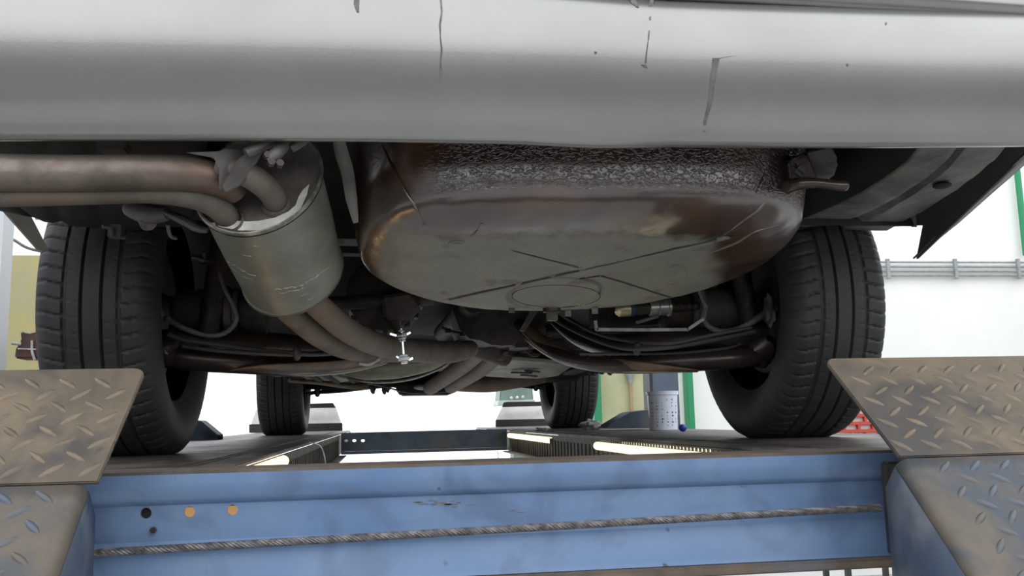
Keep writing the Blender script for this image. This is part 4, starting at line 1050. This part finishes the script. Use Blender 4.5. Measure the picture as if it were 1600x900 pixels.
# -- wheels
def tyre_mesh():
    w = .1; pf = [(-.082,.190),(-.094,.205),(-.104,.228),(-.1075,.250),(-.105,.270),(-.0985,.285),(-.089,.2955)]
    n = 46
    for i in range(n+1):
        x = -.080+.160*i/n; pf.append((x, .3045-.0045*(abs(x)/.08)**2.2))
    pf += [(-a, b) for a, b in pf[6::-1]]
    NA = 600; rows = []
    for k in range(NA):
        a = 2*math.pi*k/NA; row = []
        for x, r in pf:
            ax_ = abs(x); rr = r
            if ax_ <= .0805:
                for g, w_, dp in ((.017,.0026,.007),(.047,.0024,.006)):
                    d = abs(ax_-g)
                    if d < w_: rr -= dp*(1-(d/w_)**4)
                # curved lateral sipes between shoulder groove and edge, shorter ones inboard
                if .049 < ax_ or (.022 < ax_ < .044):
                    ph = (k+ (6 if x > 0 else 0)+ 55*(ax_-.05)+ 900*max(0,ax_-.055)**2*(1))/NA*66
                    q = abs((ph % 1)-.5)
                    wd = .10 if ax_ > .049 else .05
                    if q < wd: rr -= (.0035 if ax_ > .049 else .0015)*(1-(q/wd)**2)
            elif .0805 < ax_ < .1 and rr > .28:
                ph = (k+55*.03+(6 if x > 0 else 0)+900*.025**2)/NA*66; q = abs((ph % 1)-.5)
                if q < .1: rr -= .002
            y = rr*math.cos(a); z = rr*math.sin(a)
            xx = x
            if z < -.298+.0: 
                z = -.2995+ (z+.298)*.02
            if z < -.24: xx = x*(1+.06*((-.24-z)/.06))
            row.append((xx, y, z))
        rows.append(row)
    m = MB(); m.grid(rows+[rows[0]]); return m
tm = tyre_mesh()
rim_b = MB().lathe((0,0,0), (1,0,0), [(-.084,.196),(-.090,.200),(-.092,.192),(-.086,.184),(-.07,.176),(-.05,.168),(.02,.158),(.045,.150),(.055,.12),(.04,.08),(.045,.0)], seg=64)
hub_b = MB().lathe((0,0,0), (1,0,0), [(-.045,.0),(-.045,.055),(-.03,.062),(-.02,.125),(.01,.130),(.03,.12),(.03,0)], seg=48)
labs = ['worn tyre at the rear left, nearest the white column','worn tyre at the rear right, beside the red trolley','tyre at the front left','tyre at the front right']
proto = None
ZW = .3001
for i, (x, y) in enumerate(((-.752,0),(.692,0),(-.715,2.6),(.712,2.6))):
    cen = V(x, y, ZW)
    if proto is None:
        t = tm.build('tyre', RUBBER, car, smooth=40); rm = rim_b.build('rim', RIM, t, smooth=40); hb2 = hub_b.build('brake_drum', ENGINE, t, smooth=40)
        proto = (t, rm, hb2)
    else:
        t = proto[0].copy(); rm = proto[1].copy(); hb2 = proto[2].copy()
        for q in (t, rm, hb2): COL.objects.link(q)
        rm.parent = t; hb2.parent = t
    base = Matrix.Translation(-Vector(car['base']))
    t.parent = car; t.matrix_parent_inverse = base; t.location = cen
    for q in (rm, hb2): q.matrix_parent_inverse = Matrix.Identity(4); q.location = (0,0,0)
    if x > 0: t.rotation_euler = (0,0,0)
    if x > 0: t.rotation_euler.z = math.pi
    if i < 2: t.rotation_euler.y = R(1.0 if x < 0 else 1.0)*0
    t['label'] = labs[i]

# -- transmission, engine and front end seen in the distance
m = MB(); c = at(600,462,.1); m.lathe(c+V(0,-.06,0), (0,1,0), [(0,.0),(0,.05),(.02,.085),(.12,.09),(.2,.07),(.3,.05),(.5,.045),(.5,0)], seg=28); 
dif = m.build('differential', ENGINE, car)
for k in range(9): a = R(200+k*18); MB().box(c+V(.088*math.cos(a), 0, .088*math.sin(a)), (.01,.06,.01)).build('rib', ENGINE, dif)
MB().tube([at(606,468,.0), at(616,492,.02), at(622,520,.04)], [.012,.016,.010], seg=12, flat=.5).build('support_strut', ARMB, car)
m = MB(); m.plate([at(596,462,-.02), at(640,456,-.02), at(660,478,-.02), at(640,500,.0), at(600,500,.0)], (0,.05,0)); m.build('differential_cover', ENGINE, car, bevel=.006)
m = MB(); m.bar(at(560,548,.5), at(640,505,.5), .03, .012); m.build('floor_brace', ENGINE, car)
MB().tube([(0.0,.3,.36),(-.01,1.0,.37),(.0,1.6,.40)], .032, seg=18).build('propeller_shaft', ENGINE, car)
# gearbox casing with bolted flange
gb = MB(); 
rows = []
for i in range(13):
    t = i/12; y = .42+.55*t; rr_ = .115-.03*t; row = []
    for k in range(28):
        a = 2*math.pi*k/28; row.append(V(.085+rr_*1.15*math.cos(a)*(1+.05*math.sin(5*a)), y, .345+rr_*math.sin(a)*(.8)+.01*noise.noise(V(k*.6,i,2))))
    rows.append(row)
gb.grid(rows, True); gb.plate(rows[0][::-1], (0,-.004,0)); gear = gb.build('gearbox', ENGINE, car, smooth=40)
m = MB(); P = [at(690,512,.45), at(712,520,.45), at(745,524,.45), at(790,522,.45), at(825,512,.45)]; m.tube(P, [.008]*5, seg=10, flat=.6); m.build('pan_flange', ENGINE, gear)
for px, py in ((700,520),(722,525),(742,527),(765,527),(790,525)): MB().hexnut(at(px, py-3, .44), (0,0,1), .009, .012).build('bolt_head', ENGINE, gear)
MB().plate([at(820,518,.3), at(812,516,.3), at(832,480,.3), at(845,480,.3)], (0,.01,0)).build('pale_strut', DUSTY, car)
eng = MB()
for (px, py, y, sx, sy, sz) in ((800,536,.9,.16,.25,.06),(850,548,1.1,.20,.3,.05),(770,545,.95,.08,.1,.05),(730,560,1.3,.14,.3,.04),(830,566,1.5,.28,.3,.04),(900,560,1.3,.16,.3,.05),(885,540,1.0,.16,.2,.06)):
    c = at(px, py, y); eng.box(c+V(0,0,.01), (sx,sy,sz), taper=1.15)
    for q in range(5): eng.box(c+V(random.uniform(-.4,.4)*sx, -sy*.5, random.uniform(-.5,.2)*sz), (random.uniform(.02,.05), .04, random.uniform(.01,.03)))
engine = eng.build('engine_block', ENGINE, car, bevel=.008)
for px, py in ((760,530),(775,533),(788,526),(812,524),(828,540),(790,552),(858,532)): MB().hexnut(at(px, py, .7), (0,-1,-.4), .010, .012).build('bolt_head', ENGINE, engine)
m = MB(); m.plate([at(736,582,1.2), at(748,566,1.05), at(790,562,1.0), at(850,566,1.05), at(895,572,1.2), at(872,588,1.3), at(840,592,1.4), at(786,590,1.35), at(755,588,1.3)], (0,.0,.012)); sp_ = m.build('sump_plate', PANEL, car, bevel=.002)
for a, b in (((800,582),(830,583)),((815,586),(838,588)),((822,579),(842,581))): MB().bar(at(*a,1.2), at(*b,1.22), .02, .006).build('slot', BLK, sp_)
MB().plate([at(835,588,1.35), at(888,563,1.1), at(902,563,1.1), at(860,588,1.35)], (0,0,.008)).build('pale_brace', PANEL, car)
MB().plate([at(880,586,1.5), at(930,567,1.2), at(945,567,1.2), at(900,586,1.5)], (0,0,.008)).build('pale_brace', DUSTY, car)
MB().plate([at(858,594,1.6), at(1010,566,1.2), at(955,580,1.2), at(900,590,1.5)], (0,.0,.03)).build('floor_rail', UNDER, car)
for k, (px, py) in enumerate(((925,582),(940,580),(953,581))): MB().ball(at(px, py, 1.3), .012, rough=.6).build('rubber_grommet', BLK, car)
# left floor panels and rails
PG = mat('greenish_floor_panel', (.32,.32,.27), (.2,.2,.165), .55, .2, 20, .5, bump=.2)
for q in (((448,577),(470,577),(500,594),(478,593)), ((478,577),(492,577),(524,596),(505,595)), ((500,574),(545,571),(560,594),(530,598)), ((405,583),(440,578),(470,588),(430,589))):
    MB().plate([at(q[0][0],q[0][1],1.0), at(q[1][0],q[1][1],1.0), at(q[2][0],q[2][1],1.5), at(q[3][0],q[3][1],1.5)], (0,0,.01)).build('floor_panel', PG, car, bevel=.002)
for a, b in (((470,577),(500,595)),((493,577),(528,597)),((528,574),(552,596))): MB().tube([at(*a,.98), at(*b,1.48)], .009, seg=8).build('floor_rib', UNDER, car)
MB().tube([at(452,595,1.6), at(500,598,1.75), at(545,603,1.9), at(575,603,1.9)], [.008,.010,.013,.016], seg=12).build('track_rod', ARMB, car)
MB().tube([at(478,616.5,2.5), at(494,613,2.5), at(530,611,2.4), at(590,604,2.2), at(640,600,2.1)], .010, seg=10).build('track_rod', BLK, car)
MB().ball(at(496,612,2.5), .022, (.7,1,1.2)).build('ball_joint', BLK, car)
MB().tube([at(849,606,2.5), at(838,605,2.5), at(810,602,2.4), at(770,598,2.2)], .011, seg=10).build('track_rod', BLK, car)
MB().ball(at(837,602,2.5), .024, (.7,1,1.3)).build('ball_joint', BLK, car)
# front subframe with its tray
m = MB()
for a, b, w_, h_ in (((560,592,2.2),(900,588,2.2),.18,.05),((600,598,2.1),(700,606,2.1),.10,.035),((500,580,1.9),(620,590,2.0),.14,.05),((960,565,1.7),(820,590,2.0),.2,.05)):
    m.bar(at(*a), at(*b), w_, h_)
m.build('front_subframe', UNDER, car, bevel=.008)
m = MB(); m.plate([at(618,600,2.0), at(720,596,2.0), at(712,611,2.0), at(706,616,2.0), at(628,617,2.0), at(622,612,2.0)], (0,.22,0)); tr = m.build('sump_tray', UNDER, car, bevel=.006)
m = MB(); m.tube([at(520,598,1.95), at(560,597,1.95), at(600,604,1.95), at(640,614,1.95), at(690,613,1.95), at(712,608,1.95)], .0035, seg=8); m.build('edge_pipe', BR, tr)
MB().ball(at(664,605,1.96), .045, (1.1,.6,.3)).build('pale_cover', PANEL, tr)
for px, py in ((583,608),(601,609),(606,606)): MB().ball(at(px, py, 2.1), .016, (.8,1,1.2), rough=.5).build('rubber_grommet', BLK, car)
for px, py, r_ in ((775,604,.02),(762,601,.02),(785,600,.015)): MB().ball(at(px, py, 2.1), r_, (1,1,1), rough=.5).build('rubber_grommet', BLK, car)
for sg in (-1, 1):
    MB().tube([(sg*.25,2.35,.26),(sg*.45,2.5,.24),(sg*.62,2.58,.25)], [.03,.026,.03], seg=14).build('front_lower_arm', UNDER, car)
for o in list(bpy.data.materials):
    if 'x' in o: del o['x']
